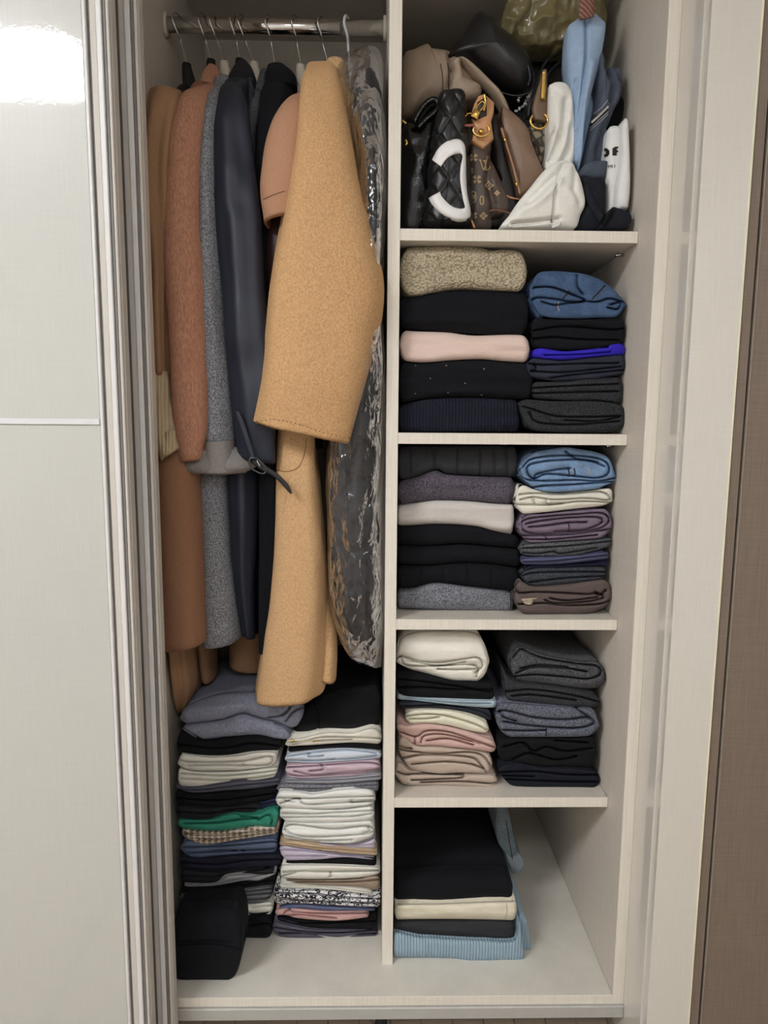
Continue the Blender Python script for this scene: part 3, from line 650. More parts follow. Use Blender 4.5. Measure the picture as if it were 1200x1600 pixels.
G(6,'folded_shirt','emerald green folded shirt in the lower left stack',gA,fab((24,142,116),'tee',.12),Y-.006,"90,808 110,798 250,802 365,767 430,777 520,767 560,742 622,730","98,846 200,857 300,860 420,846 500,832 590,838 618,800",["130,822 300,817 420,800 510,795","512,802 560,778 585,800 575,832","420,785 500,792"],cap=8,fd=.009)
G(6,'folded_shirt','brown and white checked folded shirt under the green one',gA,fab((1,1,1),'check'),Y-.004,"110,848 200,859 300,862 420,848 500,834 620,842","118,890 200,928 270,930 400,908 500,893 618,872",["120,872 300,882 450,870 615,856","200,902 300,905 450,885 600,870"],cap=7,fd=.007,wf=3.5)
G(7,'folded_jeans','slate blue thin folded jeans beneath the checked shirt',gA,fab((92,108,138),'denim',.18),Y,"130,62 170,40 225,55 300,56 450,40 612,26","134,95 200,125 300,118 450,106 612,98",["148,76 300,70 450,60 600,48 606,75 500,90 300,92","165,105 400,92 600,85"],cap=9,fd=.009)
G(7,'folded_trousers','dark navy folded trousers below the slate blue jeans',gA,fab((32,33,50),'tee',.2),Y,"128,112 200,128 300,121 450,109 632,104","140,178 300,192 450,178 632,165",["140,150 300,160 450,140 625,135"],cap=9)
G(7,'folded_trousers','charcoal folded trousers above the light grey top, lower left stack',gA,fab((38,39,43),'tee',.2),Y,"130,182 300,195 450,181 600,175","142,250 300,250 370,208 570,210 600,188",["140,220 300,220 450,195 570,180"],cap=8)
G(7,'folded_t-shirt','light grey thin folded top near the black bundle',gA,fab((168,166,170),'tee',.08),Y-.003,"145,254 300,252 372,212 450,208 520,210 605,188","160,272 300,266 450,240 520,240 606,206",["165,262 300,258 450,228 600,198"],cap=4,fd=.006,wf=3,cat='t-shirt')
G(7,'folded_trousers','black folded trousers below the thin light grey top',gA,BKT,Y,"130,275 300,268 450,243 608,212","130,300 300,298 420,280 600,256",["300,285 600,235"],cap=6)
G(7,'folded_t-shirt','layered grey folded top partly behind the black bundle',gA,fab((108,108,112),'tee',.2),Y,"130,302 300,300 430,284 590,262","130,345 300,352 520,350 588,322",["400,300 590,280","400,318 585,300","400,336 540,330 580,315"],cap=8,fd=.008,wf=3,cat='t-shirt')
G(7,'folded_t-shirt','cream white folded top low behind the black bundle',gA,CR,Y,"130,355 300,356 470,352 594,340","130,410 300,412 520,418 588,402",["470,400 500,405 530,402 588,392","480,372 590,362"],cap=6,fd=.007,wf=3.5,cat='t-shirt')
G(7,'folded_sweater','small black folded knit on the base behind the black bundle',gA,BK,Y-.01,"130,420 300,418 480,416 578,410","130,500 300,515 500,523 560,522 594,500",["480,460 560,450 592,470"],cap=10)
G(7,'folded_sweater','big black folded bundle standing in front of the lower left stack',None,BK,.030,"96,372 150,350 250,338 400,340 470,372","70,735 110,748 250,752 390,750 420,735",["80,560 250,550 350,560 462,590","72,540 300,535 380,545"],R=.035,Rt=.06,cap=20,fd=.004,wf=4,depth=.105,topn=.008,lay=False)
# right stack
gA='folded clothes, lower right stack'; Y=.150
G(6,'folded_sweater','large fluffy black folded knit topping the lower right stack',gA,fab((14,15,18),'fuzzy',.3),Y+.01,"690,300 760,215 860,140 1000,110 1150,95","685,368 860,345 1000,347 1155,326",["800,180 830,260 820,340"],R=.04,Rt=.06,cap=10,depth=.35,topn=.012)
G(6,'folded_trousers','cream folded trousers with gold prints on the lower right stack',gA,fab((224,218,202),'tee',.08),Y-.004,"650,398 680,384 760,372 860,348 1000,349 1100,325 1158,348","655,422 800,414 1000,402 1155,410",["662,402 760,392 850,372 1050,375 1152,380","690,412 800,395 1000,385"],cap=8,fd=.007,wf=3.2,seams=[("800,400 822,398",.0022,GOLD),("680,392 700,388",.0022,GOLD)])
G(6,'folded_t-shirt','thin black folded top between cream trousers and pale blue top',gA,BKT,Y+.002,"664,430 800,418 1000,405 1155,413","670,452 850,432 1000,428 1155,440",cap=4,cat='t-shirt')
G(6,'folded_shirt','pale ice blue folded shirt in the lower right stack',gA,fab((206,216,228),'tee',.05),Y,"650,472 680,456 850,434 1000,428 1155,447","650,500 800,507 1000,495 1155,482",["665,472 780,455 900,442 1000,440 1140,463 1000,485 900,488","660,492 800,495 900,488","775,458 780,475 850,470"],cap=7,fd=.008,wf=3.2)
G(6,'folded_shirt','dusty rose folded shirt in the lower right stack',gA,fab((206,180,192),'tee',.06),Y,"650,512 800,509 1000,497 1110,488 1152,495","655,577 750,588 900,580 1000,575 1152,548",["665,530 800,522 1050,505 1140,515 1130,540 900,562 800,570 700,550","840,515 850,540 780,550","660,565 750,575 1000,562 1140,550"],cap=9,fd=.009,wf=3.6)
G(6,'folded_t-shirt','pale grey thin folded top below the dusty rose shirt',gA,fab((166,166,174),'tee',.08),Y,"650,582 760,591 950,582 1157,558","650,612 800,616 950,612 1155,595",["660,597 900,597 1150,577"],cap=5,fd=.006,wf=3,cat='t-shirt')
G(6,'folded_t-shirt','heather grey folded top just above the white shirts',gA,fab((122,123,130),'heather',.3),Y,"605,635 650,612 800,618 950,614 1142,600","605,650 700,657 800,662 950,642 1140,655",["620,640 850,640 1135,620"],cap=5,fd=.005,wf=3,cat='t-shirt')
WH=fab((232,231,224),'tee',.04)
G(6,'folded_t-shirt','topmost of the three thick white folds in the lower right stack',gA,WH,Y-.010,"600,680 615,655 650,646 750,657 800,667 950,643 1080,640 1132,672","606,722 640,740 900,746 1112,725",["615,688 700,690 790,692 900,687 1120,680","628,716 720,690 755,722 900,716 1118,700","1000,700 1000,712 1110,706","650,700 700,712"],cap=11,fd=.010,wf=5,cat='t-shirt')
G(6,'folded_t-shirt','middle of the three thick white folds in the lower right stack',gA,WH,Y-.008,"622,762 650,742 900,749 1118,728","625,798 700,816 900,816 1118,802",["640,770 800,772 900,765 1112,755","640,792 850,787 1000,785 1102,770"],cap=8,fd=.009,wf=4,cat='t-shirt')
G(6,'folded_t-shirt','lowest of the three thick white folds in the lower right stack',gA,WH,Y-.010,"635,830 700,818 900,818 1118,805","636,898 750,912 900,925 1000,925 1118,890",["652,840 700,827 900,850 1080,835 1108,868 1000,882 800,892 690,880 650,852","645,885 800,912 1000,907","1085,840 1095,860 1060,870"],cap=9,fd=.010,wf=4.5,cat='t-shirt')
G(7,'folded_t-shirt','lilac thin folded top, upper one by the tan top',gA,fab((206,194,210),'tee',.05),Y,"640,50 800,55 1000,58 1098,22","640,60 900,75 1096,84",["900,70 1085,62 1090,50"],cap=4,fd=.005,wf=3,cat='t-shirt')
G(7,'folded_t-shirt','tan thin folded top between two lilac tops',gA,fab((202,174,140),'tee',.06),Y-.003,"620,48 700,42 800,60 900,77 1107,87","620,64 700,72 800,88 950,105 1107,117",["630,55 800,78 1100,100"],cap=4,fd=.005,wf=3,cat='t-shirt')
G(7,'folded_t-shirt','lilac thin folded top, lower one above black band',gA,fab((200,188,206),'tee',.05),Y,"612,78 650,64 700,75 800,90 950,108 1095,118","648,141 800,137 950,126 1090,141",["625,90 750,92 1090,128","650,120 850,118"],cap=5,fd=.006,wf=3.4,cat='t-shirt')
G(7,'folded_t-shirt','thin black folded top between lilac and ivory tops',gA,BKT,Y+.002,"645,144 800,140 950,129 1100,134","650,160 850,158 1100,170",cap=4,cat='t-shirt')
G(7,'folded_trousers','ivory folded trousers with square waist fold, lower right stack',gA,fab((226,223,210),'tee',.05),Y-.006,"622,200 630,170 660,160 850,160 1000,166 1120,172","632,228 800,232 1000,226 1120,207",["640,197 750,192 850,195 1112,190","872,197 874,222","640,215 700,200"],cap=9,fd=.010,wf=4)
G(7,'folded_t-shirt','mocha brown folded top under ivory trousers',gA,fab((160,140,118),'tee',.08),Y,"630,244 700,235 800,236 1000,229 1060,214 1118,212","632,250 800,262 1000,272 1085,285 1120,280",["640,245 850,247 1000,245 1112,235"],cap=6,fd=.007,wf=3,cat='t-shirt')
G(7,'folded_t-shirt','thin ivory folded top above the patterned shirt',gA,CR,Y-.002,"618,252 800,264 1000,274 1082,288","620,278 800,282 900,288 1082,312",["640,262 850,275 1075,298"],cap=4,fd=.005,wf=3,cat='t-shirt')
G(7,'folded_shirt','black and white paisley patterned folded shirt',gA,fab((1,1,1),'paisley'),Y-.006,"588,285 610,250 640,283 800,286 900,291 1090,315 1125,290","598,362 700,352 900,363 1120,374",["600,300 800,305 900,320 1110,330","605,330 900,345 1110,352"],cap=8,fd=.007,wf=3.5)
G(7,'folded_t-shirt','slate blue thin folded top under the patterned shirt',gA,fab((94,102,136),'tee',.1),Y,"610,372 700,355 900,366 1092,378","625,384 750,380 850,390 1092,390",cap=3,cat='t-shirt')
G(7,'folded_shirt','salmon pink folded top low in the lower right stack',gA,fab((202,156,150),'tee',.08),Y-.004,"600,378 640,374 700,373 800,384 900,393 1062,390","600,412 650,410 720,427 900,438 1064,421",["645,400 670,380 700,395 850,402 1060,400","660,415 720,408 900,425"],cap=5,fd=.008,wf=3.6)
G(7,'folded_trousers','black navy folded trousers under the salmon top',gA,BKT,Y,"606,412 720,430 900,441 1064,424 1105,395","612,440 750,470 900,478 1095,480",["620,425 750,450 1090,440"],cap=6)
G(7,'folded_trousers','purple grey folded trousers at the base of the lower right stack',gA,fab((86,82,98),'tee',.15),Y-.002,"578,455 612,442 750,473 900,481 1106,482","600,515 700,526 900,526 1108,512",["590,470 750,492 900,497 1100,485","620,500 760,500 900,522 1000,505 1100,500"],cap=9,fd=.009,wf=4)

# ------------------------------------------------------------------ hangers and coats
def hanger(x0,y0,x1,y1,label,matb,wire=SILVER,w=.12,neck=True,rw=.0016,yaw=0.0):
    """hook over the rod, long wire neck to the pixel (x1,y1), shoulders across the closet's depth"""
    T=at(x0,y0,RY); Bm=at(x1,y1,RY); xr=T[0]
    t=thing('clothes_hanger',(Bm[0],RY,Bm[2]-.06),label,'hanger','clothes hangers on the rod')
    P=[];r=.0185
    for a in np.linspace(-25,190,12):
        q=math.radians(a); P.append((xr+.006*math.cos(q),RY-r*1.0*math.cos(q)*-1 if False else RY+r*math.cos(q),RZ+.001+ (r)*math.sin(q)))
    P.append((xr*.9+Bm[0]*.1,RY-.012,RZ-.022)); P.append((xr*.7+Bm[0]*.3,RY-.001,RZ-.032)); P.append(tuple(Bm))
    P.append((Bm[0]+(Bm[0]-xr)*.2,RY,Bm[2]-.012))
    V,Fc=tube(P,rw,8,N=50); mesh_obj('hook',V,Fc,wire,t)
    z=Bm[2]-.006
    if neck:
        V,Fc=tube([(Bm[0],RY,z+.008),(Bm[0],RY,z-.004),(Bm[0]+.008,RY-.004,z-.05)],[.0085,.0125,.0150],14,N=10); mesh_obj('neck',V,Fc,matb,t)
    P=[(Bm[0],RY+s*w,z-.045-.075*abs(s)**1.4) for s in np.linspace(-1,1,15)]
    P=[(p[0]+(p[1]-RY)*yaw,p[1],p[2]) for p in P]
    V,Fc=tube(P,[.004,.008,.011,.012,.011,.008,.004],10,N=40); mesh_obj('shoulder_bar',V,Fc,matb,t)
    return t
HK=[(278,26,292,101,'first hanger from the left, black shoulders',PLA_BK),(318,26,330,95,'second hanger from the left, holding the fuzzy cinnamon coat',PLA_BK),
(335,26,351,98,'third hanger from the left, ivory neck, holding the grey coat',PLA_IV),(367,26,375,94,'fourth hanger from the left, holding the navy trench coat',PLA_BK),
(379,27,397,99,'fifth hanger from the left, ivory neck beside the navy coat collar',PLA_IV),(421,28,430,103,'sixth hanger from the left, holding the black coat',PLA_BK),
(462,28,470,103,'ivory hanger beside the big camel coat collar',PLA_IV),(502,28,511,93,'hanger of the big camel coat, thin silver hook',PLA_BK),(543,30,546,103,'rightmost hanger with white plastic hook',PLA_WH)]
for i,h in enumerate(HK):
    if i==8: hanger(*h[:4],h[4],h[5],wire=PLA_WH,rw=.0028)
    elif i==6: hanger(*h[:4],h[4],h[5],w=.11)
    elif i==7: hanger(*h,neck=False)
    else: hanger(*h)
# ivory necks widen into flat arms: seen beside the collars
def coat(name,label,cat,rows,mat,hd,Yc,parts=(),**k):
    V,Fc=loft(rows,Yc,hd=hd,**k)
    org=(V[:,0].mean(),V[:,1].mean(),V[:,2].min())
    t=thing(name,org,label,cat,'garments hanging on the rod')
    b=mesh_obj('body',V,Fc,mat,t); t['b']=0; del t['b']
    return t,b
def part(name,t,rows,mat,Y,hd,**k):
    V,Fc=loft(rows,Y,hd=hd,**k); return mesh_obj(name,V,Fc,mat,t)
TAN=fab((164,122,84),'wool',.15)
# A far left tan coat
ty=lambda *r:list(r)
tA,b=coat('tan_coat','tan wool coat at the far left with a beige ribbed cuff','coat',ty((268,150,292,152,.33,.01),(262,170,300,175,.30,.06),(266,230,302,240,.27,.10),(262,400,300,400,.24,.10),(262,700,302,700,.24,.10),(266,900,305,900,.26,.10),(274,1010,312,1010,.27,.09),(278,1060,314,1060,.28,.08),(284,1098,296,1100,.28,.05)),TAN,.15,.33,folds=5,famp=.008,seed=1,m=70)
part('sleeve',tA,ty((244,140,284,142,.17,.01),(236,150,288,154,.14,.035),(231,200,276,200,.11,.035),(230,350,268,350,.095,.03),(233,470,262,470,.09,.024),(236,588,262,583,.088,.02)),TAN,.1,.03,folds=4,famp=.006,seed=2,inner=1)
part('cuff',tA,ty((236,583,261,580,.085,.016),(237,620,266,615,.083,.017),(242,670,274,662,.08,.018),(252,718,282,700,.078,.02)),fab((204,180,138),'rib',.08),.08,.02,folds=3,famp=.003,seed=3,inner=1,m=40)
# B cinnamon fuzzy
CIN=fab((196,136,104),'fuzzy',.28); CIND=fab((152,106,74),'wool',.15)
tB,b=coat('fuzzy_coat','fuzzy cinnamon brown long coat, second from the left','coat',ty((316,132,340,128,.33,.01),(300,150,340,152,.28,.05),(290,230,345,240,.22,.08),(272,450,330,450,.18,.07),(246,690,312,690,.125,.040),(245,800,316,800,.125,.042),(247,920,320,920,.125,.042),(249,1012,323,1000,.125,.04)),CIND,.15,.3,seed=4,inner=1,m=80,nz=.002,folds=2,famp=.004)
part('sleeve',tB,ty((314,136,340,132,.26,.01),(300,146,338,150,.20,.03),(282,165,328,172,.15,.045),(267,230,318,240,.125,.050),(260,350,313,340,.11,.05),(262,440,320,440,.105,.048),(268,560,324,560,.10,.045),(274,650,325,650,.095,.042),(283,718,317,716,.095,.036)),CIN,.13,.045,seed=5,inner=1,m=90,nz=.003)
part('collar',tB,ty((326,104,340,106,.33,.015),(318,118,345,122,.30,.03),(312,136,342,142,.27,.03)),CIN,.28,.04,seed=6,m=24)
# C grey
GRY=fab((126,128,134),'heather',.4)
tC,b=coat('grey_coat','heather grey wool coat with a wide turned up cuff','coat',ty((350,124,362,122,.33,.01),(338,150,366,150,.29,.06),(330,300,368,300,.25,.09),(322,700,368,700,.22,.08),(312,740,366,740,.20,.07),(316,860,371,860,.20,.07),(319,1000,381,990,.20,.07)),GRY,.15,.3,seed=7,inner=1,m=80)
part('sleeve',tC,ty((340,132,352,130,.24,.01),(324,165,350,165,.17,.035),(314,240,346,240,.145,.045),(312,400,348,400,.13,.042),(318,560,358,560,.125,.04),(323,692,366,692,.12,.038)),GRY,.14,.04,seed=8,cap='both',m=80,folds=2,famp=.004)
CUF=fab((136,130,126),'wool',.25)
part('cuff',tC,ty((322,690,367,688,.115,.040),(323,706,369,704,.115,.043),(322,722,371,722,.115,.045),(318,737,372,737,.115,.044)),CUF,.115,.04,seed=9,inner=1,m=30,nz=.001)
part('cuff_lining',tC,ty((306,700,376,698,.115,.02),(290,712,392,710,.112,.03),(282,722,400,720,.110,.036),(283,731,399,730,.110,.036),(292,737,388,736,.112,.034)),CUF,.115,.03,seed=10,m=30,nz=.001,e=.95,inner=.8)
# D navy trench
NAV=fab((30,36,52),'satin',.15,.5)
tD,b=coat('navy_trench','navy satin trench coat with hanging black buckle strap','coat',ty((366,130,395,130,.33,.01),(352,150,400,150,.28,.06),(345,250,405,250,.25,.10),(350,500,415,500,.24,.10),(362,700,410,700,.22,.09),(368,800,408,800,.21,.09),(374,900,404,900,.21,.08),(384,984,406,986,.21,.06)),NAV,.15,.3,folds=4,famp=.006,seed=11,m=80,inner=1)
part('collar',tD,ty((372,96,384,96,.335,.01),(364,108,394,108,.32,.02),(358,122,400,126,.30,.03),(352,138,402,146,.27,.03)),fab((24,27,36),'satin',.2,.6),.28,.05,seed=12,m=30)
part('sleeve',tD,ty((350,132,382,130,.25,.01),(341,146,390,150,.19,.035),(336,185,396,185,.155,.045),(338,260,402,260,.14,.048),(342,350,410,340,.13,.05),(350,450,416,450,.12,.05),(358,560,424,560,.115,.048),(368,640,430,640,.11,.045),(378,715,433,722,.11,.036)),NAV,.13,.05,folds=3,famp=.006,seed=13,inner=1,m=130,nz=.008,nzs=13)
part('shoulder',tD,ty((386,128,398,128,.26,.02),(388,150,406,160,.22,.03),(392,230,410,230,.19,.035),(396,330,412,330,.18,.03)),NAV,.2,.03,seed=41,m=40,nz=.004)
STR=fab((20,21,24),'leather',.2,.4)
V,Fc=band([at(*q,.062) for q in px("478,690 500,760 540,880 552,905",11)],[at(*q,.062) for q in px("490,685 520,745 560,875 568,905",11)],.002,N=24); mesh_obj('strap',V,Fc,NAV,tD)
V,Fc=band([at(*q,.060) for q in px("545,918 600,960 650,985 700,1035 725,1064",11)],[at(*q,.060) for q in px("575,905 630,945 672,975 715,1020 734,1058",11)],.003,N=24); mesh_obj('strap',V,Fc,STR,tD)
q=px("545,905 575,905 615,945 605,972 560,955 545,935",11)
V,Fc=tube([at(*p,.057) for p in q],.0016,8,loop=True,N=40); bk=mesh_obj('buckle',V,Fc,metal('gunmetal',(90,90,94),.3),tD)
V,Fc=tube([at(*p,.056) for p in px("575,912 590,940",11)],.0014,8,N=6); mesh_obj('buckle_prong',V,Fc,SILVER,bk)
# E dark grey jacket
DG=fab((70,72,78),'heather',.35)
tE,b=coat('grey_jacket','dark grey jacket edge showing between navy trench and black coat','jacket',ty((406,140,420,136,.30,.02),(396,160,420,160,.26,.05),(388,200,416,200,.22,.06),(384,260,410,260,.22,.07),(384,500,410,500,.22,.07),(388,640,410,640,.22,.06)),DG,.12,.25,seed=14,m=50)
part('collar',tE,ty((406,116,421,112,.27,.02),(400,134,420,142,.24,.025),(398,144,418,152,.23,.02)),DG,.22,.03,seed=15,m=20)
# F black coat
tF,b=coat('black_coat','black coat hanging left of the short tan jacket','coat',ty((424,124,452,122,.32,.02),(414,145,462,145,.28,.06),(408,190,462,190,.25,.09),(403,260,450,260,.22,.09),(404,400,450,400,.22,.09),(410,700,450,700,.22,.09),(408,1000,450,1000,.22,.09)),BK,.14,.27,folds=4,famp=.006,seed=16,m=70,inner=1)
part('collar',tF,ty((418,106,446,104,.30,.02),(414,120,462,120,.26,.03),(412,140,464,140,.24,.03)),BK,.22,.04,seed=17,m=24)
# G short tan jacket
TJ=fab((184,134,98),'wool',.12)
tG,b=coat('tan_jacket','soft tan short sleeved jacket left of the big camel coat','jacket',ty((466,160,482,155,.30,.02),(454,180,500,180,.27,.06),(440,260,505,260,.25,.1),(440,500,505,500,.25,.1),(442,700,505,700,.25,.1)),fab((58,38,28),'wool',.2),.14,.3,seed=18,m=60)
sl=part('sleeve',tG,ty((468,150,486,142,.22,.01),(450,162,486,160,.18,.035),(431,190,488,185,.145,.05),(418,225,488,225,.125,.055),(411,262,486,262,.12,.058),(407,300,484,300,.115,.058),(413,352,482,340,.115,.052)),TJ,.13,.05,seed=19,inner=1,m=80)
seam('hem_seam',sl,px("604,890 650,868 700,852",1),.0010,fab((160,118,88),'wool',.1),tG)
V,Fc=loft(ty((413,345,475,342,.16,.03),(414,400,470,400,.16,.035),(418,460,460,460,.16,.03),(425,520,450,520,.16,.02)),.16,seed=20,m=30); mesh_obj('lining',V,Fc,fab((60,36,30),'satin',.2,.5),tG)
# H camel coat
CAM_=fab((206,158,100),'boucle',.17); CAMB=fab((208,163,108),'boucle',.14)
tH,b=coat('camel_coat','large camel wool coat in front with wide sleeve and stitched hem','coat',ty((500,140,536,140,.28,.03),(475,170,545,170,.25,.08),(455,300,540,300,.22,.11),(440,600,500,600,.19,.09),(434,690,497,690,.165,.07),(431,760,502,760,.155,.07),(427,860,510,860,.15,.065),(418,950,512,950,.148,.06),(406,1030,511,1020,.145,.055),(401,1070,509,1062,.145,.052),(401,1090,504,1080,.145,.05)),CAMB,.14,.25,seed=21,m=150,folds=2.5,famp=.006,nz=.0045,nzs=10,inner=.5,e=.72)
part('collar',tH,ty((516,95,534,95,.24,.015),(510,102,543,106,.23,.03),(508,128,546,132,.23,.035),(514,168,538,170,.22,.03)),CAMB,.24,.05,seed=23,m=30)
sH=part('sleeve',tH,ty((488,99,514,99,.215,.008),(479,106,524,107,.19,.022),(472,145,535,150,.145,.05),(455,250,552,225,.105,.064),(437,350,574,330,.09,.068),(423,430,597,418,.08,.068),(416,500,600,462,.075,.066),(410,560,593,520,.072,.062),(403,610,574,600,.070,.058),(394,658,548,692,.070,.048)),CAM_,.1,.06,seed=24,n=96,m=150,nz=.005,nzs=9,inner=.7,e=.85,folds=2.5,famp=.006)
# stitched hem of the sleeve: small dark dots
hp=linres(px("560,738 600,735 650,728 700,735 780,755 860,785 940,805 985,812",11),24)
for q in hp[::1]:
    h=onto(sH,q[0],q[1],.0004)
    if h is None: continue
    c=h[0]; VV=[(c+np.array([.0014*math.cos(a),-.0004,.0010*math.sin(a)])).tolist() for a in np.linspace(0,2*math.pi,8,endpoint=False)]+[(c+np.array([0,-.0008,0])).tolist()]
    mesh_obj('stitch',VV,[[i,(i+1)%8,8] for i in range(8)],fab((140,96,56),'wool',.1),sH)
seam('pocket_flap',b,px("795,815 790,870 770,930 740,955 700,962 668,955",11),.0009,fab((160,118,74),'wool',.1),tH,nn=6)
seam('front_seam',b,px("715,985 712,1040 690,1150",11),.0006,fab((184,144,96),'wool',.1),tH)
V,Fc=loft(ty((500,900,506,900,.20,.02),(502,960,522,960,.17,.03),(502,1010,526,1012,.16,.04),(500,1052,525,1058,.16,.04)),.16,seed=25,m=40,inner=.5); mesh_obj('back_skirt',V,Fc,CAMB,tH)
V,Fc=loft(ty((378,930,420,930,.36,.06),(362,990,425,990,.36,.08),(360,1030,430,1035,.36,.08)),.36,seed=26,m=30,inner=.5); mesh_obj('back_skirt',V,Fc,TAN,tA)
V,Fc=loft(ty((310,940,330,940,.32,.05),(312,1000,336,1000,.32,.06),(318,1052,338,1058,.32,.05)),.32,seed=27,m=30,inner=.5); o=mesh_obj('inner_skirt',V,Fc,TAN,tA)
# I black garment in clear film
tI,b=coat('bagged_black_coat','black coat inside a clear crinkled plastic cover by the divider','coat',ty((556,118,578,108,.29,.05),(548,135,592,132,.26,.10),(552,180,598,180,.24,.14),(562,300,597,300,.23,.14),(560,450,597,450,.23,.14),(515,650,596,650,.22,.10),(512,750,595,750,.22,.11),(516,850,595,850,.22,.11),(530,930,595,930,.22,.10),(560,1010,593,1010,.22,.08)),fab((42,41,44),'satin',.3,.55),.14,.25,seed=28,m=80,folds=5,famp=.012)
film,N,L,bb,tc=nt('clear plastic film')
for n_ in list(N):
    if n_.type=='BSDF_PRINCIPLED':N.remove(n_)
tr=N.new('ShaderNodeBsdfTransparent'); tr.inputs[0].default_value=(.90,.90,.90,1)
gl=N.new('ShaderNodeBsdfGlossy'); gl.inputs['Roughness'].default_value=.12; gl.inputs[0].default_value=(.95,.97,1,1)
fr=N.new('ShaderNodeFresnel'); fr.inputs[0].default_value=1.5
mx=N.new('ShaderNodeMixShader'); vv=N.new('ShaderNodeTexVoronoi'); vv.inputs['Scale'].default_value=26; vv.feature='F1'
mp=mapn(N,L,tc,(1,1,.45),(0.2,.35,0)); ns=N.new('ShaderNodeTexNoise'); ns.inputs['Scale'].default_value=14; ns.inputs['Detail'].default_value=4; L.new(mp.outputs[0],ns.inputs['Vector'])
L.new(ns.outputs['Color'],vv.inputs['Vector'])
vv.inputs['Scale'].default_value=7
bu=N.new('ShaderNodeBump');bu.inputs['Strength'].default_value=1;bu.inputs['Distance'].default_value=.005;L.new(vv.outputs['Distance'],bu.inputs['Height'])
L.new(bu.outputs[0],gl.inputs['Normal']);L.new(bu.outputs[0],fr.inputs['Normal'])
sc_=mathn(N,L,'MULTIPLY_ADD',fr.outputs[0],.6); sc_.node.inputs[2].default_value=.02
L.new(sc_,mx.inputs[0]);L.new(tr.outputs[0],mx.inputs[1]);L.new(gl.outputs[0],mx.inputs[2]);L.new(mx.outputs[0],N['Material Output'].inputs[0])
def crump(a,t,P):
    return vn(P,9,77,(1,1,.6))*.008+((abs(vn(P,20,78,(1.2,1,.5)))**.7)*.012-abs(vn(P,40,79,(1,1,.7)))*.004)*(.12+.88*np.clip(np.sin(a),0,1))
V,Fc=loft(ty((552,98,570,90,.27,.03),(538,108,590,100,.25,.07),(524,150,601,150,.22,.10),(540,220,602,220,.20,.12),(556,300,602,300,.19,.13),(556,420,601,420,.18,.13),(530,600,600,600,.17,.13),(515,740,600,740,.17,.115),(518,850,600,850,.17,.11),(525,940,599,940,.17,.11),(548,1010,599,1020,.18,.08),(578,1028,599,1037,.19,.03)),.2,seed=30,n=110,m=420,nz=0,disp=crump,e=.8)
mesh_obj('plastic_cover',V,Fc,film,tI)

# ------------------------------------------------------------------ bags on the top shelf
def bag(name,label,cat='bag',loc=(0.2,.2,1.424),group='bags crammed on the top shelf'): return thing(name,loc,label,cat,group)
LBK=fab((20,20,22),'leather',.2,.32); LPAT=fab((10,10,11),'leather',.2,.12)
def P3(s,c,Y): return [at(*q,Y) for q in px(s,c)]
# olive bag
t=bag('plastic_bag','crumpled shiny olive green plastic bag at the top back','bag')
ol=fab((112,102,62),'satin',.25,.14)
def cr(q,w,s): return (abs(vn(w,26,5))*.012+abs(vn(w,60,6))*.005)*(1 if s<1 else .2)
V,Fc=pillow(px("528,90 545,20 640,-50 820,-60 960,-50 1010,20 1012,110 940,190 860,210 780,216 680,212 610,205 560,175 530,130",2),.225,.2,.03,n=160,k=50,nz=.006,disp=cr,seed=3); ob=mesh_obj('bag_body',V,Fc,ol,t)
V,Fc=pillow(px("526,100 545,15 585,-30 680,-40 660,40 610,110 560,160 530,140",2),.205,.05,.012,n=90,k=24,nz=.004,disp=cr,seed=8); mesh_obj('bag_fold',V,Fc,ol,t)
# black pouch
t=bag('leather_pouch','black soft leather pouch with piping lying on the taupe bag','pouch')
V,Fc=pillow(px("395,72 440,74 480,105 520,150 600,220 655,300 672,360 662,410 635,440 580,448 520,432 420,372 340,318 268,292 266,262 330,180",2),.20,.12,.055,n=110,k=30,nz=.004,nzs=14,seed=11); p=mesh_obj('pouch_body',V,Fc,LBK,t)
V,Fc=tube(P3("445,72 480,105 540,160 608,225 660,305 672,362 662,408 634,440 580,449 520,434",2,.185),.0022,8,N=60); mesh_obj('piping',V,Fc,LPAT,t)
V,Fc=tube(P3("440,80 520,155 590,225 640,300 655,360 645,400",2,.165),.0016,8,N=50); mesh_obj('zipper',V,Fc,fab((40,40,42),'leather',.2,.3),t)
V,Fc=tube(P3("445,82 462,104 478,100",2,.18),.0020,6,N=8); mesh_obj('zip_pull',V,Fc,SILVER,t)
# taupe bag
TP=fab((158,136,112),'leather',.12,.5)
t=bag('taupe_bag','large taupe grained leather bag slouching against the divider')
def tf(q,w,s):
    f=px("268,295 275,360 268,440",2); d=segd(q,np.array(f)); 
    return .012*np.exp(-(d/4)**2)
V,Fc=pillow(px("56,285 110,240 170,215 178,235 262,250 300,275 420,360 425,440 380,470 300,480 250,500 160,530 56,545",2),.21,.22,.05,n=120,k=34,nz=.005,nzs=16,seed=12,disp=tf); tb=mesh_obj('bag_body',V,Fc,TP,t)
V,Fc=loft([(p[0],p[1],r[0],r[1],y,.018) for p,r,y in zip(px("275,430 290,350 285,300 330,300 400,380 470,450 520,530",2),px("300,460 345,400 330,300 360,292 470,385 530,455 570,560",2),(.17,.165,.16,.16,.165,.17,.18))],.17,seed=13,nz=.002,m=60); mesh_obj('strap_fold',V,Fc,TP,t)
V,Fc=pillow(px("300,360 360,375 420,405 420,450 380,475 310,475 285,430",2),.165,.05,.02,n=80,k=20,seed=14); mesh_obj('flap',V,Fc,TP,t)
for l in ("235,300 245,370 243,450","268,295 274,370 270,445"): seam('stitch_line',tb,px(l,2),.0008,DSTITCH,t)
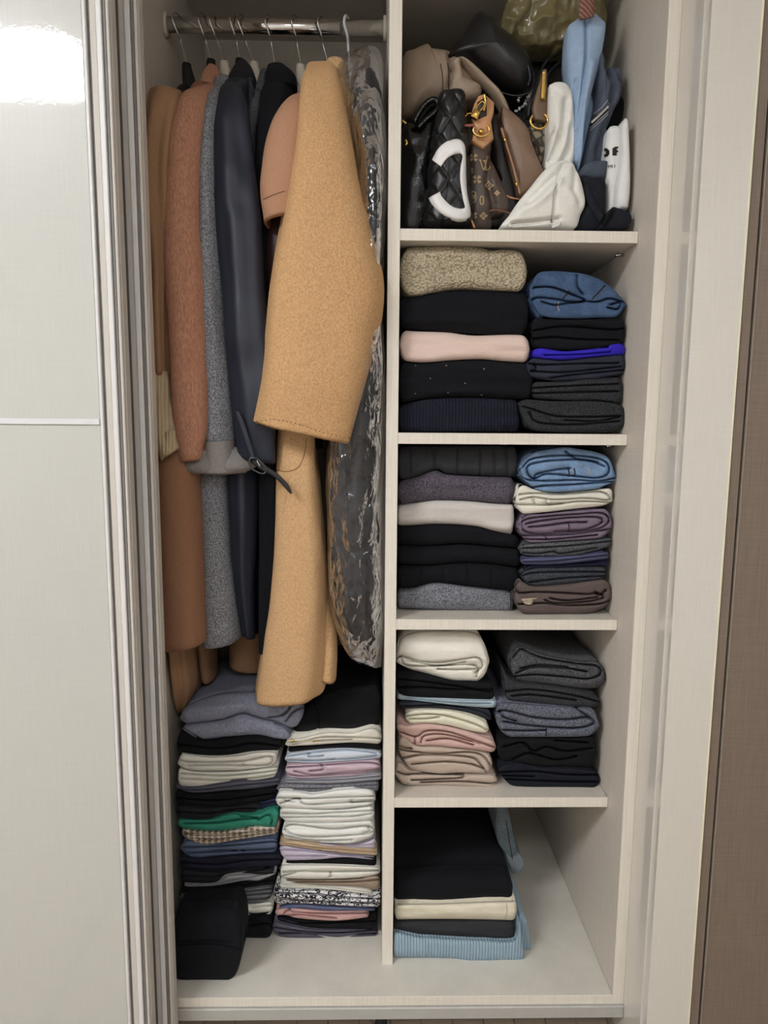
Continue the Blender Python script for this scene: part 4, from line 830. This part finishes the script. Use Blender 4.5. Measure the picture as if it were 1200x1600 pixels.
# black patent bag leftmost
t=bag('patent_bag','glossy black patent bag in the bottom left corner of the top shelf')
V,Fc=pillow(px("56,620 110,570 160,500 205,468 225,490 222,620 205,760 190,900 175,1062 56,1062",2),.16,.25,.02,n=90,k=24,nz=.004,seed=15); p=mesh_obj('bag_body',V,Fc,LPAT,t)
V,Fc=tube(P3("110,575 150,505 195,468 222,480 215,520 170,560 130,600",2,.14),.0055,10,N=50); mesh_obj('handle',V,Fc,LPAT,t)
for s in ("55,565 75,580","70,655 78,668 72,682"):
    V,Fc=tube(P3(s,2,.13),.0022,8,N=8); mesh_obj('chain_link',V,Fc,GOLD,t)
# quilted bag
t=bag('quilted_bag','black quilted leather bag standing edge on with white curved emblem')
def quilt(a,tt,P):
    u=P[...,0]*1.0;z=P[...,2]; k=1/.046
    d1=np.abs(np.sin((u*1.5+z)*math.pi*k*.9));d2=np.abs(np.sin((u*1.5-z)*math.pi*k*.9))
    return .005*np.minimum(np.minimum(d1,d2)*1.6,1)**.6
V,Fc=loft([(r[0][0],r[0][1],r[1][0],r[1][1],.135,h) for r,h in ((px("250,445 320,443",2),.012),(px("236,460 335,455",2),.03),(px("228,520 342,510",2),.042),(px("208,640 350,640",2),.045),(px("192,750 360,760",2),.046),(px("185,850 366,860",2),.047),(px("172,950 370,950",2),.048),(px("160,1064 382,1062",2),.048))],.135,n=160,m=220,nz=.001,seed=16,disp=quilt,hdb=.22,e=.75); qb=mesh_obj('bag_body',V,Fc,LBK,t)
for dx in(0,6): seam('seam',qb,px(f"{290+dx},450 {285+dx},560 {275+dx},700 {268+dx},850 {250+dx},960 {240+dx},1055",2),.0011,LBK,t,N=60,off=.001)
out=smooth(px("384,886 430,800 500,730 580,698 640,698 682,735 696,800 700,930 702,1060 712,1200 742,1350 738,1420 695,1455 620,1462 540,1432 450,1370 380,1295 350,1240",21),60)
inn=smooth(px("470,950 520,880 580,842 640,830 668,850 662,890 648,960 644,1060 655,1160 672,1260 690,1325 660,1340 600,1330 560,1310 510,1265 470,1215 460,1180",21),60)
A=[];B=[]
M_=9; rows=[]
for i in range(60):
    r=[]
    for k in range(M_):
        q=out[i]*(1-k/(M_-1))+inn[i]*k/(M_-1); r.append(np.array([q[0],q[1]]))
    rows.append(r)
# the emblem is a padded leather band sewn on the bag
pp=[]
for r in rows:
    for k,q in enumerate(r):
        h=onto(qb,q[0],q[1],0); y=h[0][1] if h is not None else .125
        pp.append(y)
pp=np.array(pp).reshape(60,M_)
kk=np.exp(-.5*(np.arange(-6,7)/3)**2);kk/=kk.sum()
pp=np.minimum(pp,.118)
for c_ in range(M_): pp[:,c_]=np.convolve(np.pad(pp[:,c_],6,'edge'),kk,'valid')
V=[]
for i in range(60):
    for k in range(M_):
        q=rows[i][k]; lift=.0045*(1-abs(2*k/(M_-1)-1)**3)+.0035; V.append(at(q[0],q[1],pp[i,k]-lift))
    for k in range(M_)[::-1]:
        q=rows[i][k]; V.append(at(q[0],q[1],pp[i,k]+.003))
Fc=gridF(60,2*M_,True)+[list(range(2*M_)),[59*2*M_+j for j in range(2*M_)][::-1]]
mesh_obj('emblem',V,Fc,fab((232,230,228),'leather',.03,.4),t)
# monogram bag
t=bag('monogram_bag','brown monogram canvas bag with tan leather tab and brass padlock')
MON=fab((78,62,52),'leather',.12,.42)
def mf(q,w,s):
    d=segd(q,np.array(px("470,720 450,850 480,960 470,1060",2))); return .01*np.exp(-(d/6)**2)
V,Fc=pillow(px("380,665 420,650 468,650 474,740 505,820 540,900 556,960 545,985 520,1000 480,1010 470,1066 384,1066 372,960 368,850 372,740",2),.125,.2,.014,n=110,k=30,nz=.003,seed=17,disp=mf); mb=mesh_obj('bag_body',V,Fc,MON,t)
MK=plain('monogram print',(176,152,112),.5)
def flower(cx,cy,r):
    s=[]
    for k in range(4):
        a=math.pi/4+k*math.pi/2; s.append([(cx+r*.25*math.cos(a),cy+r*.25*math.sin(a)),(cx+r*math.cos(a-.3),cy+r*math.sin(a-.3)),(cx+r*math.cos(a+.3),cy+r*math.sin(a+.3)),(cx+r*.25*math.cos(a),cy+r*.25*math.sin(a))])
    return s
def star(cx,cy,r):
    s=[];P=[]
    for k in range(9):
        a=k*math.pi/4; rr=r if k%2==0 else r*.45; P.append((cx+rr*math.cos(a),cy+rr*math.sin(a)))
    s.append(P); s.append([(cx-r*.2,cy),(cx+r*.2,cy)]); return s
ring=lambda cx,cy,rx,ry:[[(cx+rx*math.cos(a),cy+ry*math.sin(a)) for a in np.linspace(0,2*math.pi,17)]]
P2=lambda x,y,c=2:px(f"{x},{y}",c)[0]
S_=[]
for x,y,r in((390,740,6),(406,842,6.5),(392,1010,5),(378,800,4)): S_+=flower(*P2(x,y),r)
for x,y,r in((462,870,8),(435,1012,6),(500,905,4)): S_+=star(*P2(x,y),r)
S_+=ring(*P2(390,924),4.2,9)+flower(*P2(390,924),3.4)
S_+=ring(*P2(428,940),2.6,7)
S_+=[px("415,752 425,752",2),px("420,752 437,803 452,735",2),px("446,735 460,735",2),px("432,757 446,752",2),px("440,755 447,800 468,790 464,778",2)]
r=mark_mesh(mb,S_,1.6)
if r: mesh_obj('monogram_print',r[0],r[1],MK,t,False)
TN=fab((206,142,84),'leather',.1,.4)
V,Fc=pillow(px("412,452 438,440 462,458 487,482 484,530 472,570 476,600 484,650 436,697 382,662 392,610 388,575 382,530 392,490",2),.110,.03,.006,n=90,k=16,nz=.001,seed=18,sm=False); tn=mesh_obj('leather_tab',V,Fc,TN,t)
V,Fc=pillow(px("408,478 452,452 452,545 412,562",2),.1045,.012,.004,n=60,k=8,nz=.0,sm=False); mesh_obj('zip_opening',V,Fc,fab((34,24,20),'leather',.2,.5),t)
cx,cy=P2(426,610)
V,Fc=tube([at(cx+12.5*math.cos(a),cy+10*math.sin(a),.097) for a in np.linspace(-.25*math.pi,1.15*math.pi,14)],.0021,10,N=44); mesh_obj('d_ring',V,Fc,GOLD,t)
V,Fc=pillow([(cx+4.5*math.cos(a),cy+2+4.5*math.sin(a)) for a in np.linspace(0,2*math.pi,14,endpoint=False)],.102,.006,.004,n=28,k=6,nz=0); mesh_obj('stud',V,Fc,GOLD,t)
V,Fc=pillow(px("398,505 424,522 406,562 376,545",2),.094,.008,.003,n=48,k=6,nz=0,sm=False); pl=mesh_obj('padlock',V,Fc,GOLD,t)
V,Fc=tube(P3("402,512 412,492 428,476 440,482 436,500 420,520",2,.093),.0012,8,N=30); mesh_obj('shackle',V,Fc,GOLD,pl)
V,Fc=tube(P3("440,440 446,480 436,520",2,.098),.0022,8,N=14); mesh_obj('zip_pull',V,Fc,GOLD,t)
V,Fc=tube(P3("398,548 370,530 350,550 352,575",2,.10),.0010,6,N=16); mesh_obj('key_ring',V,Fc,GOLD,t)
V,Fc=band(P3("325,583 360,582 395,580",2,.098),P3("325,594 360,594 395,594",2,.098),.003,N=10); mesh_obj('leather_lace',V,Fc,fab((150,72,48),'leather',.1,.4),t)
for l in ("400,590 398,640 436,682 470,648 462,600","462,470 474,490 470,540"): seam('stitch_line',tn,px(l,2),.0006,STITCH,t)
V,Fc=tube(P3("378,1030 388,1050 395,1068",2,.10),.0016,8,N=8); mesh_obj('piping',V,Fc,TN,t)
V,Fc=tube(P3("520,905 560,925 610,935",2,.13),[.003,.0018,.0006],8,N=12); mesh_obj('trim_edge',V,Fc,TN,t)
V,Fc=tube(P3("440,1000 480,985 530,990 570,1005",2,.12),.0016,8,N=16); mesh_obj('trim_edge',V,Fc,fab((120,70,44),'leather',.1,.4),t)
# dark brown bag behind monogram
t=bag('dark_bag','very dark brown bag wedged between monogram bag and brown bag')
V,Fc=pillow(px("470,560 515,540 530,640 565,760 600,900 610,1060 450,1060 470,1000 540,960 500,820 476,740",2),.17,.2,.01,n=70,k=14,seed=19); mesh_obj('bag_body',V,Fc,fab((30,22,19),'leather',.2,.4),t)
# brown bag
t=bag('brown_bag','smooth brown leather bag leaning with gold edge and rivets')
BRN=fab((132,102,78),'leather',.08,.38)
V,Fc=pillow(px("514,520 524,502 545,505 600,550 645,605 660,660 690,740 716,800 690,850 612,918 592,850 560,740 535,650 516,590",2),.14,.2,.014,n=90,k=22,nz=.002,seed=20,sm=True); bb_=mesh_obj('bag_body',V,Fc,BRN,t)
V,Fc=tube(P3("520,600 545,680 575,780 608,910",2,.122),.0022,8,N=40); mesh_obj('edge_binding',V,Fc,fab((160,112,70),'leather',.1,.3),t)
for x,y in((536,655),(590,862)):
    cx,cy=P2(x,y);V,Fc=pillow([(cx+2.2*math.cos(a),cy+4*math.sin(a)) for a in np.linspace(0,2*math.pi,12,endpoint=False)],.118,.004,.003,n=24,k=5,nz=0); mesh_obj('rivet',V,Fc,GOLD,t)
seam('stitch_line',bb_,px("655,640 690,735 716,795",2),.0007,DSTITCH,t)
seam('stitch_line',bb_,px("524,508 520,560 530,600",2),.0012,DSTITCH,t)
# beige monogram bag with brown handle
t=bag('beige_monogram_bag','beige patterned canvas bag with brown handle and gold ring')
m,N,L,b_,tc=nt('beige pattern canvas'); w=N.new('ShaderNodeTexVoronoi');w.feature='DISTANCE_TO_EDGE';w.inputs['Scale'].default_value=75;L.new(tc.outputs['Object'],w.inputs['Vector'])
L.new(ramp(N,L,w.outputs['Distance'],lin((70,60,48)),lin((158,146,120)),.08,.2),b_.inputs['Base Color']); b_.inputs['Roughness'].default_value=.6
V,Fc=pillow(px("655,590 740,580 745,700 730,790 712,800 690,740 662,660",2),.18,.12,.008,n=70,k=12,seed=21); mesh_obj('bag_body',V,Fc,m,t)
STB=fab((112,84,56),'leather',.12,.4)
V,Fc=loft([(a[0],a[1],b[0],b[1],.160,.008) for a,b in zip(px("710,335 700,370 682,430 668,480 662,520 672,565",2),px("732,333 734,370 735,430 735,480 735,530 728,575",2))],.16,seed=22,nz=.0005,m=40); mesh_obj('handle',V,Fc,STB,t)
V,Fc=band(P3("712,335 708,400 704,470",2,.148),P3("730,334 728,400 724,470",2,.148),.003,N=14); mesh_obj('gold_bar',V,Fc,GOLD,t)
cx,cy=P2(697,566)
V,Fc=tube([at(cx+13.5*math.cos(a),cy+12.5*math.sin(a),.118) for a in np.linspace(-.3*math.pi,1.25*math.pi,14)],.0020,10,N=44); mesh_obj('d_ring',V,Fc,GOLD,t)
V,Fc=band(P3("640,545 650,480 672,455",2,.18),P3("660,560 665,490 680,470",2,.18),.003,N=12); mesh_obj('strap',V,Fc,LBK,t)
# chain on black bag behind
t=bag('chain_bag','black bag at the back with a silver chain strap','bag')
V,Fc=pillow(px("480,440 560,430 640,300 720,220 830,210 840,400 740,410 700,560 650,650 560,540 500,500",2),.30,.15,.02,n=80,k=14,seed=23); mesh_obj('bag_body',V,Fc,fab((16,16,18),'leather',.2,.25),t)
pc=smooth(px("590,520 610,505 630,490 640,460 655,440 640,400 625,415 600,470",2),14)
for i,q in enumerate(pc):
    a=i*1.3; V,Fc=tube([at(q[0]+2.6*math.cos(s)*math.cos(a)-1.3*math.sin(s)*math.sin(a),q[1]+2.6*math.cos(s)*math.sin(a)+1.3*math.sin(s)*math.cos(a),.20) for s in np.linspace(0,2*math.pi,10,endpoint=False)],.0009,6,loop=True,N=16)
    mesh_obj('chain_link',V,Fc,SILVER,t)
for s in("640,560 660,480 690,380 730,290 800,245 860,230","700,460 740,350 800,290 850,270"):
    V,Fc=tube(P3(s,2,.24),.003,8,N=40); mesh_obj('strap',V,Fc,LBK,t)
# white canvas tote
t=bag('canvas_tote','slumped off-white cotton tote bag at the shelf front','bag')
CV=fab((232,230,222),'tee',.05)
def wf(q,w,s):
    r=0
    for l,a,b in (("820,480 800,620 740,760",.012,6),("845,600 830,700 790,790",.010,5),("760,650 740,720 700,790",-.008,6)):
        d=segd(q,np.array(px(l,2))); r=r+a*np.exp(-(d/b)**2)
    return r
V,Fc=pillow(px("742,415 755,394 780,384 815,388 838,410 850,440 860,560 862,680 850,780 800,840 735,830 720,780 735,700 738,560",2),.150,.1,.02,n=110,k=30,nz=.004,seed=24,disp=wf); w1=mesh_obj('upper_body',V,Fc,CV,t)
def wf2(q,w,s):
    r=0
    for l,a,b in (("800,780 765,880 755,980 752,1070",.006,2.5),("840,750 740,860 640,960",.008,6),("600,1000 700,950 780,870",-.005,6),("860,800 850,900 880,960",.005,5),("570,1055 660,1050 780,1035",.010,3)):
        d=segd(q,np.array(px(l,2))); r=r+a*np.exp(-(d/b)**2)
    return r
V,Fc=pillow(px("518,1068 560,1005 600,945 650,885 720,800 780,760 842,752 885,830 912,945 890,1010 862,1072 760,1070 620,1070",2),.103,.06,.022,n=140,k=40,nz=.003,seed=25,disp=wf2); w2=mesh_obj('lower_body',V,Fc,CV,t)
seam('seam',w2,px("785,860 765,900 760,960 752,1040",2),.0007,plain('thread grey',(170,166,154),.9),t)
seam('hem',w2,px("555,1060 660,1050 730,1043 785,1038 792,1050 760,1064",2),.0022,CV,t,off=.001)
# light blue tote
t=bag('blue_tote','pale blue tote bag with brown woven leather top strap','bag')
BL=fab((148,176,208),'tee',.05)
def bf(q,w,s):
    r=0
    for l,a,b in (("912,95 900,300 880,480 862,620",.010,2.5),("930,330 900,480 880,600 870,760",-.010,7),("860,400 850,520 852,700",.008,4)):
        d=segd(q,np.array(px(l,2))); r=r+a*np.exp(-(d/b)**2)
    return r
V,Fc=pillow(px("832,128 860,102 888,84 930,70 955,62 985,88 1007,112 1003,170 995,220 975,310 948,410 925,500 905,600 890,700 882,800 872,780 845,750 843,640 842,520 838,420 828,330 822,260 826,190",2),.155,.04,.022,n=150,k=36,nz=.002,seed=26,disp=bf,center=P2(895,330)); mesh_obj('bag_body',V,Fc,BL,t)
V,Fc=pillow(px("935,430 952,500 948,560 920,650 900,720 886,815 876,760 890,640 915,520",2),.170,.04,.01,n=80,k=16,seed=27); mesh_obj('side_fold',V,Fc,fab((122,150,184),'tee',.05),t)
m,N,L,b_,tc=nt('woven brown leather'); w=N.new('ShaderNodeTexWave');w.bands_direction='DIAGONAL';w.inputs['Scale'].default_value=70;w.inputs['Distortion'].default_value=2;L.new(tc.outputs['Object'],w.inputs['Vector'])
L.new(ramp(N,L,w.outputs['Fac'],lin((96,58,48)),lin((150,104,88)),.3,.8),b_.inputs['Base Color']); b_.inputs['Roughness'].default_value=.5
V,Fc=band(P3("893,-60 888,0 884,60 884,96",2,.128),P3("955,-60 957,0 958,50 955,78",2,.128),.004,N=16); mesh_obj('leather_strap',V,Fc,m,t)
# denim bag
t=bag('denim_bag','grey blue washed denim bag with a metal zipper on the right','bag')
DN=fab((78,86,102),'denim',.2)
def df(q,w,s):
    r=0
    for l,a,b in (("1000,340 1030,420 1015,500",.014,5),("985,620 960,720 975,800",.014,6),("1050,320 1060,400",.008,5),("960,460 930,560",.008,5)):
        d=segd(q,np.array(px(l,2))); r=r+a*np.exp(-(d/b)**2)
    return r
V,Fc=pillow(px("965,235 990,260 1000,325 1050,312 1075,330 1082,400 1070,470 1045,520 1020,580 1000,640 1012,700 1014,745 1000,800 988,835 940,828 895,835 885,800 905,700 925,600 948,500 950,420 955,320",2),.165,.12,.03,n=130,k=36,nz=.005,nzs=20,seed=28,disp=df); dn=mesh_obj('bag_body',V,Fc,DN,t)
V,Fc=pillow(px("925,765 1005,755 1015,775 990,838 890,836 890,800",2),.128,.05,.012,n=80,k=16,seed=29); mesh_obj('cuff',V,Fc,DN,t)
ZT_=fab((26,28,32),'tee',.2)
zl=P3("936,596 960,572 990,545 1020,518",2,.121);zr=P3("940,562 962,545 990,522 1018,490",2,.121)
V,Fc=band(zl,zr,.002,N=20); zz=mesh_obj('zipper_tape',V,Fc,ZT_,t)
for q in linres(px("945,572 970,550 1018,503",2),13):
    V,Fc=box(*(lambda c:(c[0]-.0016,c[0]+.0016,c[1]-.001,c[1]+.001,c[2]-.0022,c[2]+.0022))(at(q[0],q[1],.118)),.0004); mesh_obj('zipper_tooth',V,Fc,SILVER,zz,False)
for l in("935,612 975,578 1020,535","938,600 975,566 1020,524","950,535 985,510 1018,470"): seam('stitch_line',dn,px(l,2),.0007,plain('pale thread',(190,190,190),.8),t)
# black bag behind denim and strap loops
t=bag('black_tote','black tote squeezed against the right side behind the denim bag','bag')
V,Fc=pillow(px("1040,440 1092,465 1090,540 1060,600 1005,650 990,600 1020,520",2),.19,.1,.01,n=60,k=10,seed=30); mesh_obj('bag_body',V,Fc,BKT,t)
t=bag('navy_strap_bag','dark navy canvas bag with looped strap lying at the shelf edge','bag')
NVB=fab((30,33,42),'tee',.15)
V,Fc=pillow(px("890,830 960,835 1005,845 1006,940 1000,1010 985,1072 866,1072 912,950",2),.115,.08,.012,n=80,k=16,seed=31); mesh_obj('bag_body',V,Fc,NVB,t)
V,Fc=band(P3("925,850 950,920 1000,1010",2,.10),P3("905,870 925,950 980,1040",2,.10),.002,N=14); mesh_obj('strap',V,Fc,NVB,t)
# strap loop: a wide band bent round, seen open end first
def wide(s,Y0,Y1,c=2): 
    q=smooth(px(s,c),30); return [at(a,b,Y0) for a,b in q],[at(a,b,Y1) for a,b in q]
A=P3("985,1070 1005,1040 1028,975 1045,970",2,.088);B=P3("1040,1072 1060,1030 1080,990 1090,985",2,.10)
V,Fc=pillow(px("982,1072 1000,1045 1020,1005 1040,972 1065,975 1110,992 1128,1010 1130,1035 1118,1055 1100,1073",2),.095,.05,.008,n=90,k=18,nz=.001,seed=32); mesh_obj('strap_loop',V,Fc,NVB,t)
V,Fc=pillow(px("995,1060 1010,1025 1036,982 1050,984 1035,1020 1012,1052",2),.0855,.006,.001,n=50,k=6,nz=.0,seed=33); mesh_obj('loop_shade',V,Fc,fab((8,9,11),'tee',.2),t)  # shade of the loop's hollow, laid on as a near-black patch
# white dust bag
t=bag('white_dust_bag','white cotton dust bag with black lettering at the right side','bag')
WB=fab((226,226,224),'tee',.03)
V,Fc=loft([(a[0],a[1],b[0],b[1],.135,h) for a,b,h in zip(px("1025,598 1010,625 1002,700 1003,800 1002,900 1003,1006",2),px("1068,598 1075,620 1078,700 1075,800 1055,900 1045,985",2),(.008,.014,.018,.018,.018,.016))],.135,seed=34,nz=.002,m=70,hdb=.12); wb=mesh_obj('bag_body',V,Fc,WB,t)
V,Fc=loft([(a[0],a[1],b[0],b[1],.120,h) for a,b,h in zip(px("1092,560 1078,585 1072,640 1070,750 1055,860 1045,960 1045,990",2),px("1104,560 1113,580 1117,700 1118,800 1116,900 1108,975 1098,985",2),(.006,.012,.016,.018,.018,.016,.01))],.12,seed=35,nz=.0015,m=70,hdb=.12); mesh_obj('bag_fold',V,Fc,WB,t)
V,Fc=tube(P3("1106,565 1118,700 1119,850 1110,975",2,.125),.0008,6,N=30); mesh_obj('edge_cord',V,Fc,fab((168,126,84),'leather',.1,.5),t)
INK=plain('black print',(14,14,16),.6)
St=[px("1004,700 1014,700 1022,708 1022,722 1014,731 1004,731",2),px("1004,703 1015,706 1017,726 1004,728",2),px("1046,694 1046,730",2),px("1055,692 1055,730",2),px("1050,710 1066,710",2),px("1062,692 1066,694",2),px("1048,695 1064,692",2)]
r=mark_mesh(wb,St,3.4,.0008); 
if r: mesh_obj('lettering',r[0],r[1],INK,t,False)
St=[px("1008,772 1012,780 1016,772",2),px("1012,780 1012,789",2),px("1023,789 1023,773 1029,783 1035,772 1035,788",2),px("1040,772 1040,788",2),px("1050,772 1050,787",2)]
r=mark_mesh(wb,St,.9,.0008)
if r: mesh_obj('lettering',r[0],r[1],INK,t,False)
